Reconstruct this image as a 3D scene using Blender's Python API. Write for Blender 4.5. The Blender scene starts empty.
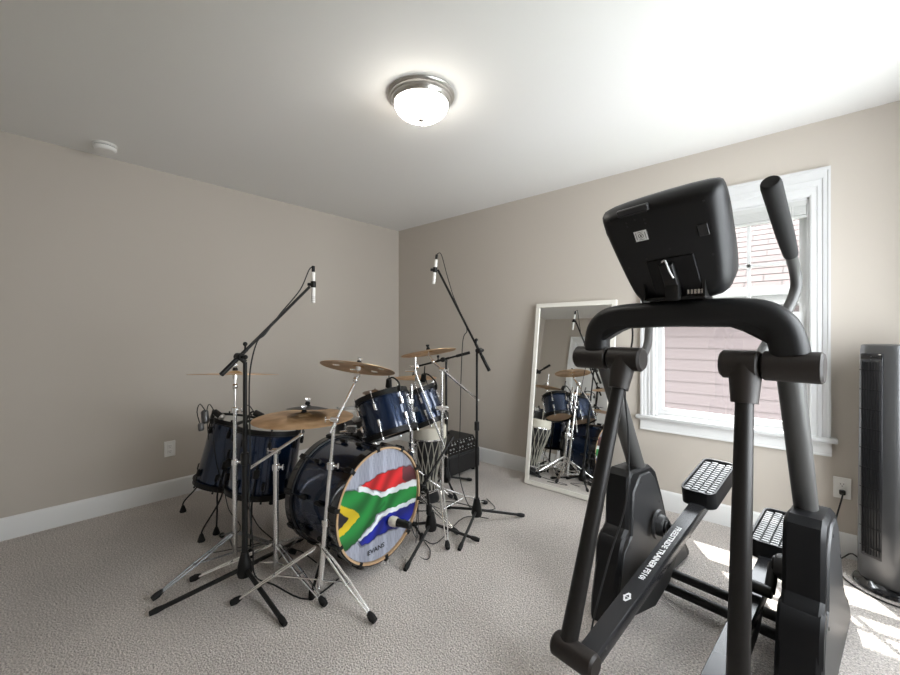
import bpy, bmesh, math, random
from mathutils import Vector, Matrix, Quaternion
random.seed(7)
V = Vector
# ------------------------------------------------------------------ camera, light, exposure
sc = bpy.context.scene
col = sc.collection
CAM = V((3.580, -3.100, 1.227)); CR = V((.7454, .6665, 0)); CF = V((-.6667, .7455, 0))
cd = bpy.data.cameras.new('camera'); cam = bpy.data.objects.new('camera', cd); col.objects.link(cam)
cd.sensor_width = 36; cd.lens = 16.0; cd.shift_y = -3.0 / 900; cd.clip_start = .02
cam.matrix_world = Matrix(((CR.x, 0, -CF.x, CAM.x), (CR.y, 0, -CF.y, CAM.y), (0, 1, 0, CAM.z), (0, 0, 0, 1)))
sc.camera = cam
sc.view_settings.view_transform = 'Standard'; sc.view_settings.look = 'None'
sc.view_settings.gamma = 1; sc.view_settings.use_curve_mapping = False
sc.view_settings.exposure = 0.78
w = bpy.data.worlds.new('sky'); sc.world = w; w.use_nodes = True
w.node_tree.nodes['Background'].inputs[0].default_value = (.93, .96, 1, 1)
w.node_tree.nodes['Background'].inputs[1].default_value = 10.0
def lamp(name, kind, loc, direction, energy, **kw):
    d = bpy.data.lights.new(name, kind); d.energy = energy
    for k, v in kw.items(): setattr(d, k, v)
    o = bpy.data.objects.new(name, d); col.objects.link(o); o.location = loc
    o.rotation_euler = V(direction).to_track_quat('-Z', 'Y').to_euler(); return o
lamp('sun', 'SUN', (5, 8, 10), (.38, -.62, -1.3), 9.0, angle=math.radians(.6), color=(1, .96, .9))
# daylight through the two windows (the far one is seen, the near one is behind the camera's right)
lp = lamp('window_daylight', 'AREA', (3.18, .115, 1.33), (0, -1, 0), 1, shape='RECTANGLE', size=.84, size_y=1.38); lp.data.cycles.is_portal = True
lp = lamp('window_daylight', 'AREA', (4.36, -1.35, 1.32), (-1, 0, 0), 1, shape='RECTANGLE', size=1.5, size_y=1.6); lp.data.cycles.is_portal = True

# ------------------------------------------------------------------ helpers
def at(px, py, d): return CAM + CF * d + CR * ((px - 450) / 400 * d) + V((0, 0, -(py - 334.5) / 400 * d))
def mat(name, c, rough=.5, metal=0, spec=.5, coat=0, emit=None, bump=None, var=None, sheen=0):
    m = bpy.data.materials.new(name); m.use_nodes = True; nt = m.node_tree; b = nt.nodes['Principled BSDF']
    b.inputs['Base Color'].default_value = (*c, 1); b.inputs['Roughness'].default_value = rough
    b.inputs['Metallic'].default_value = metal; b.inputs['Specular IOR Level'].default_value = spec
    b.inputs['Coat Weight'].default_value = coat; b.inputs['Coat Roughness'].default_value = .06
    b.inputs['Sheen Weight'].default_value = sheen
    if emit: b.inputs['Emission Color'].default_value = (*emit[0], 1); b.inputs['Emission Strength'].default_value = emit[1]
    tc = nt.nodes.new('ShaderNodeTexCoord')
    if var:   # (scale, amount): colour mottling
        n = nt.nodes.new('ShaderNodeTexNoise'); n.inputs['Scale'].default_value = var[0]; n.inputs['Detail'].default_value = 4
        nt.links.new(tc.outputs['Object'], n.inputs['Vector'])
        r = nt.nodes.new('ShaderNodeMapRange'); r.inputs['To Min'].default_value = 1 - var[1]; r.inputs['To Max'].default_value = 1 + var[1]
        r.inputs['From Min'].default_value = .3; r.inputs['From Max'].default_value = .7
        nt.links.new(n.outputs['Fac'], r.inputs['Value'])
        x = nt.nodes.new('ShaderNodeVectorMath'); x.operation = 'SCALE'; x.inputs[0].default_value = c
        nt.links.new(r.outputs[0], x.inputs['Scale']); nt.links.new(x.outputs[0], b.inputs['Base Color'])
    if bump:  # (scale, strength, distance)
        n = nt.nodes.new('ShaderNodeTexNoise'); n.inputs['Scale'].default_value = bump[0]; n.inputs['Detail'].default_value = 3
        nt.links.new(tc.outputs['Object'], n.inputs['Vector'])
        k = nt.nodes.new('ShaderNodeBump'); k.inputs['Strength'].default_value = bump[1]; k.inputs['Distance'].default_value = bump[2]
        nt.links.new(n.outputs['Fac'], k.inputs['Height']); nt.links.new(k.outputs[0], b.inputs['Normal'])
    return m
M = {}
M['wall'] = mat('wall_paint', (.505, .458, .402), .75, bump=(180, .08, .002))
M['ceiling'] = mat('ceiling_paint', (.80, .79, .77), .85)
M['trim'] = mat('trim_paint', (.74, .74, .73), .35)
M['chrome'] = mat('chrome', (.88, .88, .88), .24, 1)
M['nickel'] = mat('brushed_nickel', (.55, .53, .50), .32, 1)
M['black'] = mat('black_powder_coat', (.007, .0068, .0065), .42, spec=.3)
M['rubber'] = mat('black_rubber', (.009, .0085, .0085), .7, spec=.3)
M['plastic'] = mat('black_plastic', (.0085, .0085, .009), .45, spec=.3, bump=(400, .1, .001))
M['gloss'] = mat('glossy_black', (.012, .012, .013), .12, coat=.6)
M['tube'] = mat('dark_bronze_tube', (.010, .0088, .008), .42, 0, .3)
M['tubegrey'] = mat('grey_metal_tube', (.050, .049, .047), .42, .15)
M['cast'] = mat('dark_brown_casting', (.018, .014, .012), .48, 0, .35)
M['shroud'] = mat('charcoal_shroud', (.028, .028, .029), .4, spec=.35)
M['shroudb'] = mat('black_shroud', (.004, .004, .0045), .45, spec=.25)
M['bar'] = mat('satin_black_bar', (.024, .024, .026), .26, .2)
M['cable'] = mat('black_cable', (.012, .012, .012), .5)
M['white'] = mat('white_plastic', (.80, .79, .76), .35)
M['mframe'] = mat('mirror_frame_white', (.80, .77, .70), .4)
M['head'] = mat('drum_head_coated', (.42, .41, .39), .5)
M['headclear'] = mat('drum_head_tan', (.40, .27, .17), .35)
M['blackhead'] = mat('drum_head_black', (.015, .015, .016), .35)
M['silver'] = mat('silver_paint', (.15, .152, .155), .32, .8)
M['label'] = mat('label_white', (.75, .75, .74), .5)
M['print'] = mat('black_print', (.01, .01, .012), .5)
M['whiteprint'] = mat('white_print', (.75, .75, .75), .5)
M['amp'] = mat('amp_vinyl', (.014, .014, .015), .6, bump=(260, .3, .002))
M['ivory'] = mat('ivory_shell', (.66, .62, .52), .4)
M['rope'] = mat('cream_rope', (.42, .40, .34), .8)
M['tread'] = mat('pedal_tread', (.16, .16, .16), .3)  # lighter grey stands in for light falling on the pedal tops
M['steel'] = mat('dark_steel', (.20, .20, .20), .45, .5)
M['casing'] = mat('window_trim_paint', (.60, .60, .595), .4)
M['dkbronze'] = mat('dark_bronze_cymbal', (.16, .10, .06), .4, .9)
M['blind'] = mat('blind_fabric', (.52, .52, .50), .8)
M['mirror'] = mat('mirror_silver', (.92, .93, .92), .005, 1)
M['knob'] = mat('light_knob', (.22, .22, .21), .4)
M['grass'] = mat('lawn', (.10, .16, .05), .9, var=(2, .3))
def node_mat(name): 
    m = bpy.data.materials.new(name); m.use_nodes = True; return m, m.node_tree, m.node_tree.nodes['Principled BSDF']
# carpet
m, nt, b = node_mat('carpet_pile'); M['carpet'] = m; N = nt.nodes; L = nt.links
tc = N.new('ShaderNodeTexCoord'); n1 = N.new('ShaderNodeTexNoise'); n1.inputs['Scale'].default_value = 135; n1.inputs['Detail'].default_value = 5; n1.inputs['Roughness'].default_value = .65
n2 = N.new('ShaderNodeTexNoise'); n2.inputs['Scale'].default_value = 1.3; n2.inputs['Detail'].default_value = 2
n3 = N.new('ShaderNodeTexVoronoi'); n3.inputs['Scale'].default_value = 160
for n in (n1, n2, n3): L.new(tc.outputs['Object'], n.inputs['Vector'])
r1 = N.new('ShaderNodeValToRGB'); r1.color_ramp.elements[0].position = .36; r1.color_ramp.elements[1].position = .62
r1.color_ramp.elements[0].color = (.40, .352, .315, 1); r1.color_ramp.elements[1].color = (.94, .87, .815, 1); L.new(n1.outputs['Fac'], r1.inputs[0])
r2 = N.new('ShaderNodeValToRGB'); r2.color_ramp.elements[0].position = .42; r2.color_ramp.elements[1].position = .54
r2.color_ramp.elements[0].color = (.90, .90, .90, 1); r2.color_ramp.elements[1].color = (1, 1, 1, 1); L.new(n2.outputs['Fac'], r2.inputs[0])
mx = N.new('ShaderNodeMix'); mx.data_type = 'RGBA'; mx.blend_type = 'MULTIPLY'; mx.inputs[0].default_value = 1
L.new(r1.outputs[0], mx.inputs[6]); L.new(r2.outputs[0], mx.inputs[7]); L.new(mx.outputs[2], b.inputs['Base Color'])
b.inputs['Roughness'].default_value = .95; b.inputs['Specular IOR Level'].default_value = .1; b.inputs['Sheen Weight'].default_value = .15
ad = N.new('ShaderNodeMath'); ad.operation = 'SUBTRACT'; L.new(n1.outputs['Fac'], ad.inputs[0]); L.new(n3.outputs['Distance'], ad.inputs[1])
bp = N.new('ShaderNodeBump'); bp.inputs['Strength'].default_value = .9; bp.inputs['Distance'].default_value = .012
L.new(ad.outputs[0], bp.inputs['Height']); L.new(bp.outputs[0], b.inputs['Normal'])
# sparkle blue lacquer
m, nt, b = node_mat('blue_sparkle_lacquer'); M['blue'] = m
tc = nt.nodes.new('ShaderNodeTexCoord'); n = nt.nodes.new('ShaderNodeTexNoise'); n.inputs['Scale'].default_value = 350
nt.links.new(tc.outputs['Object'], n.inputs['Vector']); r = nt.nodes.new('ShaderNodeValToRGB')
r.color_ramp.elements[0].position = .35; r.color_ramp.elements[1].position = .75
r.color_ramp.elements[0].color = (.0016, .0055, .018, 1); r.color_ramp.elements[1].color = (.007, .036, .115, 1)
nt.links.new(n.outputs['Fac'], r.inputs[0]); nt.links.new(r.outputs[0], b.inputs['Base Color'])
b.inputs['Metallic'].default_value = .45; b.inputs['Roughness'].default_value = .25; b.inputs['Coat Weight'].default_value = .8
# bronze with lathe grooves
m, nt, b = node_mat('cymbal_bronze'); M['bronze'] = m
tc = nt.nodes.new('ShaderNodeTexCoord'); n = nt.nodes.new('ShaderNodeTexNoise'); n.inputs['Scale'].default_value = 9
nt.links.new(tc.outputs['Object'], n.inputs['Vector']); r = nt.nodes.new('ShaderNodeValToRGB')
r.color_ramp.elements[0].position = .35; r.color_ramp.elements[1].position = .65
r.color_ramp.elements[0].color = (.50, .29, .13, 1); r.color_ramp.elements[1].color = (.78, .53, .30, 1)
nt.links.new(n.outputs['Fac'], r.inputs[0]); nt.links.new(r.outputs[0], b.inputs['Base Color'])
b.inputs['Metallic'].default_value = .7; b.inputs['Roughness'].default_value = .36
# wood hoop
m, nt, b = node_mat('maple_hoop'); M['wood'] = m
tc = nt.nodes.new('ShaderNodeTexCoord'); n = nt.nodes.new('ShaderNodeTexNoise'); n.inputs['Scale'].default_value = 14
nt.links.new(tc.outputs['Object'], n.inputs['Vector']); r = nt.nodes.new('ShaderNodeValToRGB')
r.color_ramp.elements[0].color = (.34, .20, .10, 1); r.color_ramp.elements[1].color = (.66, .46, .27, 1)
nt.links.new(n.outputs['Fac'], r.inputs[0]); nt.links.new(r.outputs[0], b.inputs['Base Color']); b.inputs['Roughness'].default_value = .4
# printed head (colour attribute)
m, nt, b = node_mat('printed_drum_head'); M['flag'] = m
a = nt.nodes.new('ShaderNodeVertexColor'); a.layer_name = 'print'; nt.links.new(a.outputs[0], b.inputs['Base Color']); b.inputs['Roughness'].default_value = .35
# lamp glass
M['lampglass'] = mat('lamp_glass', (.9, .88, .84), .3, emit=((1, .95, .87), 17.0))
# window glass: thin pane
m = bpy.data.materials.new('window_glass'); m.use_nodes = True; nt = m.node_tree; nt.nodes.clear(); M['glass'] = m
o_ = nt.nodes.new('ShaderNodeOutputMaterial'); t_ = nt.nodes.new('ShaderNodeBsdfTransparent'); g_ = nt.nodes.new('ShaderNodeBsdfGlossy')
g_.inputs['Roughness'].default_value = .01; t_.inputs[0].default_value = (.96, .97, .97, 1); x_ = nt.nodes.new('ShaderNodeMixShader'); x_.inputs[0].default_value = .05
nt.links.new(t_.outputs[0], x_.inputs[1]); nt.links.new(g_.outputs[0], x_.inputs[2]); nt.links.new(x_.outputs[0], o_.inputs[0])
# siding and shingles of the house next door
M['outtrim'] = mat('dark_grey_trim', (.11, .11, .105), .6)  # soffit and gutter in one even dark grey
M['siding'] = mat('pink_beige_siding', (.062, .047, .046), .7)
m, nt, b = node_mat('red_brown_shingles'); M['shingle'] = m
tc = nt.nodes.new('ShaderNodeTexCoord'); br = nt.nodes.new('ShaderNodeTexBrick'); br.inputs['Scale'].default_value = 1
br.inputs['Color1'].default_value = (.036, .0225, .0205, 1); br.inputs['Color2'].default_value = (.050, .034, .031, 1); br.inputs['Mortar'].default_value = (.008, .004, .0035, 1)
br.inputs['Mortar Size'].default_value = .009; br.inputs['Brick Width'].default_value = .34; br.inputs['Row Height'].default_value = .16
nt.links.new(tc.outputs['UV'], br.inputs['Vector']); nt.links.new(br.outputs['Color'], b.inputs['Base Color']); b.inputs['Roughness'].default_value = .9

W = {}   # world matrices of roots (known without a depsgraph)
def tag(o, label=None, cat=None, group=None, kind=None):
    if label: o['label'] = label
    if cat: o['category'] = cat
    if group: o['group'] = group
    if kind: o['kind'] = kind
    return o
def root(name, loc, label, cat, group=None, rz=0):
    o = bpy.data.objects.new(name, None); col.objects.link(o); o.location = loc; o.rotation_euler = (0, 0, rz)
    o.empty_display_size = .05; W[o] = Matrix.Translation(V(loc)) @ Matrix.Rotation(rz, 4, 'Z')
    return tag(o, label, cat, group)
def basis(d, up=None):
    d = V(d).normalized(); up = V(up) if up is not None else V((0, 0, 1))
    if abs(d.dot(up.normalized())) > .98: up = V((1, 0, 0))
    x = up.cross(d).normalized(); return x, d.cross(x).normalized(), d
def rrect(w, h, r, n=5):
    r = min(r, w / 2 - 1e-5, h / 2 - 1e-5); out = []
    for cx, cy, a0 in ((w/2-r, h/2-r, 0), (-w/2+r, h/2-r, 90), (-w/2+r, -h/2+r, 180), (w/2-r, -h/2+r, 270)):
        for i in range(n + 1):
            a = math.radians(a0 + 90 * i / n); out.append((cx + r * math.cos(a), cy + r * math.sin(a)))
    return out
class MB:
    def __init__(s): s.b = bmesh.new(); s.mi = 0
    def _f(s, vs):
        try: f = s.b.faces.new(vs); f.material_index = s.mi; return f
        except ValueError: return None
    def rings(s, rs, cap=True, closed=False, loop=True):
        R = [[s.b.verts.new(p) for p in r] for r in rs]; n = len(R[0])
        for i in range(len(R) - (0 if closed else 1)):
            A, B = R[i], R[(i + 1) % len(R)]
            for j in range(n if loop else n - 1): s._f((A[j], A[(j+1) % n], B[(j+1) % n], B[j]))
        if cap and not closed: s._f(R[0][::-1]); s._f(R[-1])
        return s
    def box(s, c, size, X=(1,0,0), Y=(0,1,0), bev=0):
        X = V(X).normalized(); Y = V(Y).normalized(); Z = X.cross(Y); c = V(c); a, b_, h = [q / 2 for q in size]
        if bev > 0:
            bev = min(bev, a * .9, b_ * .9, h * .9)
            rs = []
            for z, k in ((-h, bev), (-h + bev, 0), (h - bev, 0), (h, bev)):
                rs.append([c + X * x + Y * y + Z * z for x, y in rrect(2*a - 2*k*.6, 2*b_ - 2*k*.6, bev, 2)])
            return s.rings(rs)
        return s.rings([[c + X*x + Y*y + Z*z for x, y in ((-a,-b_),(a,-b_),(a,b_),(-a,b_))] for z in (-h, h)])
    def ab(s, p, q, bev=0):   # axis-aligned box from corner to corner
        p = V(p); q = V(q); d = q - p; return s.box((p + q) / 2, [abs(v) for v in d], bev=bev)
    def cyl(s, p, q, r, r2=None, n=16, bev=0):
        p = V(p); q = V(q); r2 = r if r2 is None else r2; X, Y, D = basis(q - p); Ln = (q - p).length; st = []
        if bev: st = [(0, r - bev), (bev, r), (Ln - bev, r2), (Ln, r2 - bev)]
        else: st = [(0, r), (Ln, r2)]
        return s.rings([[p + D*t + X*(rr*math.cos(2*math.pi*i/n)) + Y*(rr*math.sin(2*math.pi*i/n)) for i in range(n)] for t, rr in st])
    def lathe(s, c, axis, prof, n=32, cap=False, up=None):   # prof: (radius, height along axis)
        c = V(c); X, Y, D = basis(axis, up); rs = []
        for r, h in prof: rs.append([c + D*h + X*(max(r, 1e-4)*math.cos(2*math.pi*i/n)) + Y*(max(r, 1e-4)*math.sin(2*math.pi*i/n)) for i in range(n)])
        return s.rings(rs, cap=cap)
    def ring(s, c, axis, r_out, r_in, h0, h1, n=48):   # closed band
        c = V(c); X, Y, D = basis(axis); rs = []
        for r, h in ((r_out, h0), (r_out, h1), (r_in, h1), (r_in, h0)):
            rs.append([c + D*h + X*(r*math.cos(2*math.pi*i/n)) + Y*(r*math.sin(2*math.pi*i/n)) for i in range(n)])
        return s.rings(rs, closed=True)
    def tube(s, pts, r, n=8, smooth=3, prof=None, up=None):
        P = [V(p) for p in pts]
        if smooth and len(P) > 2:
            Q = []; k = smooth
            for i in range(len(P) - 1):
                a, b_, c, d = P[max(i-1, 0)], P[i], P[i+1], P[min(i+2, len(P)-1)]
                for j in range(k):
                    t = j / k; Q.append(.5*((2*b_) + (c-a)*t + (2*a-5*b_+4*c-d)*t*t + (3*b_-a-3*c+d)*t**3))
            Q.append(P[-1]); P = Q
        m_ = len(P); rr = r if isinstance(r, (list, tuple)) else [r] * 2
        def rad(t): x = t * (len(rr) - 1); i = min(int(x), len(rr) - 2); return rr[i] + (rr[i+1] - rr[i]) * (x - i)
        d0 = (P[1] - P[0]).normalized(); X, Y, _ = basis(d0, up); rs = []
        for i, p in enumerate(P):
            d = (P[min(i+1, m_-1)] - P[max(i-1, 0)]).normalized()
            q = d0.rotation_difference(d); X = q @ X; Y = q @ Y; d0 = d; k = rad(i / (m_ - 1))
            if prof: rs.append([p + X*(x*k) + Y*(y*k) for x, y in prof])
            else: rs.append([p + X*(k*math.cos(2*math.pi*j/n)) + Y*(k*math.sin(2*math.pi*j/n)) for j in range(n)])
        return s.rings(rs)
    def ball(s, c, r, n=12, sc_=(1, 1, 1)):
        c = V(c); return s.rings([[c + V((r*sc_[0]*math.sin(a)*math.cos(2*math.pi*i/n), r*sc_[1]*math.sin(a)*math.sin(2*math.pi*i/n), r*sc_[2]*math.cos(a))) for i in range(n)]
            for a in [math.pi * (k + .02) / (8.04) for k in range(9)]])
    def prism(s, poly, c, X, Y, t, bev=0):   # poly in plane (X, Y), thickness t along X x Y, centred
        c = V(c); X = V(X).normalized(); Y = V(Y).normalized(); Z = X.cross(Y)
        if bev:
            n = len(poly); ins = []
            for i in range(n):
                a = V((*poly[i-1], 0)); b_ = V((*poly[i], 0)); d = V((*poly[(i+1) % n], 0)); e1 = (b_-a).normalized(); e2 = (d-b_).normalized()
                nn = V((-(e1.y+e2.y), e1.x+e2.x, 0)); k = max(nn.length, .4); ins.append((b_.x + nn.x/k/k*2*bev, b_.y + nn.y/k/k*2*bev))
            st = [(-t/2, ins), (-t/2+bev, poly), (t/2-bev, poly), (t/2, ins)]
        else: st = [(-t/2, poly), (t/2, poly)]
        return s.rings([[c + X*x + Y*y + Z*z for x, y in pl] for z, pl in st])
    def build(s, name, m, parent=None, loc=None, world=True, ang=35, top=None):
        me = bpy.data.meshes.new(name); bmesh.ops.recalc_face_normals(s.b, faces=s.b.faces)
        if parent is not None and world: s.b.transform(W[parent].inverted())
        elif loc is not None: s.b.transform(Matrix.Translation(-V(loc)))
        s.b.to_mesh(me); s.b.free()
        for q in (m if isinstance(m, (list, tuple)) else [m]): me.materials.append(M[q])
        me.polygons.foreach_set('use_smooth', [True] * len(me.polygons)); me.set_sharp_from_angle(angle=math.radians(ang))
        o = bpy.data.objects.new(name, me); col.objects.link(o)
        if parent is not None: o.parent = parent; W[o] = W[parent]
        elif loc is not None: o.location = loc; W[o] = Matrix.Translation(V(loc))
        else: W[o] = Matrix.Identity(4)
        return o
def struct(mb, name, m, parent=None):
    o = mb.build(name, m, parent)
    if parent is None: o['kind'] = 'structure'
    return o
def text(name, body, size, c, X, Y, m, parent, ext=.0004, bold=0, shear=0, world=True, sx=1):
    cu = bpy.data.curves.new('tmp', 'FONT'); cu.body = body; cu.size = size; cu.extrude = ext; cu.align_x = 'CENTER'; cu.align_y = 'CENTER'
    cu.offset = bold; cu.shear = shear; cu.resolution_u = 2
    t = bpy.data.objects.new('tmp', cu); col.objects.link(t); dg = bpy.context.evaluated_depsgraph_get()
    me = bpy.data.meshes.new_from_object(t.evaluated_get(dg)); bpy.data.objects.remove(t); bpy.data.curves.remove(cu)
    X = V(X).normalized(); Y = V(Y).normalized(); Z = X.cross(Y); c = V(c)
    mt = Matrix(((X.x*sx, Y.x, Z.x, c.x), (X.y*sx, Y.y, Z.y, c.y), (X.z*sx, Y.z, Z.z, c.z), (0, 0, 0, 1)))
    if parent is not None and world: mt = W[parent].inverted() @ mt
    me.transform(mt); me.materials.clear(); me.materials.append(M[m]); me.name = name
    o = bpy.data.objects.new(name, me); col.objects.link(o); o.parent = parent; W[o] = W.get(parent, Matrix.Identity(4)); return o

# ------------------------------------------------------------------ room shell
RX, RY, H, T = 4.25, -3.45, 2.44, .12
q = MB(); q.ab((-T, RY-T, -.1), (RX+T, T, 0)); struct(q, 'floor', 'carpet')
q = MB(); q.ab((-T, RY-T, H), (RX+T, T, H+.1)); struct(q, 'ceiling', 'ceiling')
q = MB(); q.ab((-T, RY-T, 0), (0, T, H)); struct(q, 'wall_left', 'wall')
def holed(q, a0, a1, b0, b1, f):   # wall strip with one opening; f maps (u0,u1,z0,z1) to a box
    f(a0, b0, 0, H); f(b1, a1, 0, H)
WX0, WX1, WZ0, WZ1 = 2.755, 3.60, .645, 2.03
q = MB(); q.ab((0, 0, 0), (WX0, T, H)); q.ab((WX1, 0, 0), (RX, T, H)); q.ab((WX0, 0, 0), (WX1, T, WZ0)); q.ab((WX0, 0, WZ1), (WX1, T, H)); struct(q, 'wall_back', 'wall')
q = MB(); q.ab((RX, RY-T, 0), (RX+T, -2.1, H)); q.ab((RX, -.6, 0), (RX+T, T, H)); q.ab((RX, -2.1, 0), (RX+T, -.6, .52)); q.ab((RX, -2.1, 2.12), (RX+T, -.6, H)); struct(q, 'wall_right', 'wall')
q = MB(); q.ab((0, RY-T, 0), (.62, RY, H)); q.ab((1.45, RY-T, 0), (RX, RY, H)); q.ab((.62, RY-T, 2.03), (1.45, RY, H)); struct(q, 'wall_front', 'wall')
def base(name, p, q_, nrm):
    p = V(p); q_ = V(q_); nrm = V(nrm); mb = MB(); d = (q_ - p).normalized()
    prof = [(0, 0), (.015, 0), (.015, .102), (.012, .112), (.012, .118), (.007, .128), (0, .133)]
    mb.rings([[e + nrm*x + V((0, 0, z)) for x, z in prof] for e in (p, q_)]); struct(mb, name, 'trim')
base('baseboard_left', (0, RY, 0), (0, -.0, 0), (1, 0, 0)); base('baseboard_back', (.015, 0, 0), (RX, 0, 0), (0, -1, 0))
base('baseboard_right', (RX, RY, 0), (RX, -.015, 0), (-1, 0, 0)); base('baseboard_front', (1.54, RY, 0), (RX-.015, RY, 0), (0, 1, 0))
base('baseboard_front_corner', (.015, RY, 0), (.53, RY, 0), (0, 1, 0))
bpy.data.objects['baseboard_front_corner'].name = 'trim_1'

def casing(q, X, Zv, nrm, x0, x1, z0, z1, w=.088, hk=1.0):   # moulded casing on three sides, sill and apron below
    X = V(X); nrm = V(nrm); prof = [(0, 0), (0, .012), (.008, .017), (.03, .012), (.034, .016), (.052, .013), (.057, .02), (w-.014, .024), (w-.010, .03), (w, .03), (w, 0)]
    path = [(x0, z0, -1, 0), (x0, z1, -1, hk), (x1, z1, 1, hk), (x1, z0, 1, 0)]
    q.rings([[X*(px + sx*u) + V((0, 0, pz + sz*u)) + Zv + nrm*v for u, v in prof] for px, pz, sx, sz in path])
def window(name, X, org, nrm, x0, x1, z0, z1, blind):
    X = V(X); nrm = V(nrm); org = V(org)
    def P(x, y, z): return org + X*x + nrm*y + V((0, 0, z))
    q = MB()   # jamb
    def bx(x_0, x_1, y_0, y_1, z_0, z_1, bev=0): q.box((P(x_0, y_0, z_0) + P(x_1, y_1, z_1))/2, (abs(x_1-x_0), abs(y_1-y_0), abs(z_1-z_0)), X, nrm, bev)
    bx(x0, x0+.022, -.115, .0, z0, z1); bx(x1-.022, x1, -.115, 0, z0, z1); bx(x0, x1, -.115, 0, z1-.022, z1); bx(x0, x1, -.115, 0, z0-.003, z0+.012)
    jm = struct(q, name, 'casing')
    q = MB(); casing(q, X, org, nrm, x0+.012, x1-.012, z0, z1-.012, hk=1.7); q.build('window_casing', 'casing', jm)
    q = MB(); bx(x0-.105, x1+.105, -.02, .052, z0-.022, z0+.004, .006); q.build('window_sill', 'casing', jm)
    q = MB(); bx(x0-.080, x1+.080, 0, .018, z0-.10, z0-.022); bx(x0-.080, x1+.080, .018, .024, z0-.10, z0-.09)
    bx(x0-.08, x1+.08, .018, .030, z0-.034, z0-.022); q.build('apron', 'trim', jm)
    zm = (z0 + z1) / 2; a, b_ = x0+.022, x1-.022
    def sash(zl, zh, y, mun):
        nonlocal q
        q = MB(); f = .036
        bx(a, a+f, y-.03, y, zl, zh); bx(b_-f, b_, y-.03, y, zl, zh); bx(a+f, b_-f, y-.03, y, zl, zl+f+.008); bx(a+f, b_-f, y-.03, y, zh-f, zh)
        if mun:
            cz = (zl + zh)/2
            for cx in (a + f + (b_-a-2*f)/3, a + f + (b_-a-2*f)*2/3): bx(cx-.009, cx+.009, y-.026, y-.004, zl+f, zh-f)
            bx(a+f, b_-f, y-.026, y-.004, cz-.010, cz+.010)
        o = q.build('sash', 'casing', jm)
        q = MB(); bx(a+f, b_-f, y-.0165, y-.0135, zl+f, zh-f); q.build('pane', 'glass', o)
    sash(zm-.018, z1-.022, -.068, True); sash(z0+.012, zm+.018, -.034, False)
    if blind:
        q = MB(); bx(a, b_, -.030, -.004, z1-.045, z1-.022)
        for k in range(6): bx(a+.004, b_-.004, -.030, -.004, z1-.054-k*.010, z1-.0455-k*.010)
        bx(a+.002, b_-.002, -.032, -.002, z1-.122, z1-.108); bl = q.build('blind', 'blind', jm)
        q = MB()
        for dx in (0, .012): q.cyl(P(b_-.075+dx, .0, z1-.05), P(b_-.075+dx, .0, z0+.30), .0012, n=5)
        q.build('pull_cord', 'white', bl)
    return jm
window('window_1', (1, 0, 0), (0, 0, 0), (0, -1, 0), WX0, WX1, WZ0, WZ1, True)
window('window_2', (0, 1, 0), (RX, 0, 0), (-1, 0, 0), -2.1, -.6, .52, 2.12, False)
# white six-panel door in the front wall (seen in the mirror)
q = MB(); q.ab((.62, RY-.10, 0), (.645, RY, 2.03)); q.ab((1.425, RY-.10, 0), (1.45, RY, 2.03)); q.ab((.645, RY-.10, 2.005), (1.425, RY, 2.03))
casing(q, (1, 0, 0), V((0, RY, 0)), V((0, 1, 0)), .635, 1.435, 0, 2.02); dj = struct(q, 'door_1', 'trim')
q = MB(); q.ab((.648, RY-.06, .008), (1.422, RY-.025, 2.002))
for x in (.72, 1.06):
    for z0, z1 in ((.2, .85), (.97, 1.5), (1.62, 1.9)): q.ab((x, RY-.026, z0), (x+.29, RY-.018, z1), bev=.005)
dl = q.build('door_leaf', 'trim', dj)
q = MB(); q.lathe((1.375, RY-.025, .95), (0, 1, 0), [(.03, 0), (.03, .006), (.011, .01), (.011, .04), (.026, .05), (.028, .062), (.018, .072), (0, .074)], 20); q.build('door_knob', 'nickel', dl)

# ------------------------------------------------------------------ outdoors
q = MB(); q.ab((-8, T+.01, -3.1), (14, 16, -3.0)); o = struct(q, 'ground', 'grass')
hr = root('neighbour_house', (3, 3.0, -3), 'pink beige clapboard house with reddish shingle roof outside the window', 'house')
q = MB(); z = -3.0; k = 0
while z < 1.50:
    q.rings([[V((x, 3.0, z)), V((x, 2.972, z)), V((x, 2.992, z+.15)), V((x, 3.0, z+.15))] for x in (-5, 11)]); z += .15
q.ab((-5, 3.0, -3), (11, 6.8, 1.52)); q.build('siding_wall', 'siding', hr, ang=10)
q = MB(); q.ab((-5.2, 2.62, 1.56), (11.2, 2.98, 1.59)); q.ab((-5.2, 2.60, 1.56), (11.2, 2.63, 1.72)); q.build('soffit', 'outtrim', hr)
q = MB(); q.ab((-5.2, 2.50, 1.66), (11.2, 2.60, 1.76), bev=.02); q.build('gutter', 'outtrim', hr)
q = MB(); bm = q.b; uv = bm.loops.layers.uv.new('UVMap'); y0, z0_, y1, z1_ = 2.55, 1.74, 6.9, 4.8
sl = math.hypot(y1-y0, z1_-z0_); rows = int(sl/.16)
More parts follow.
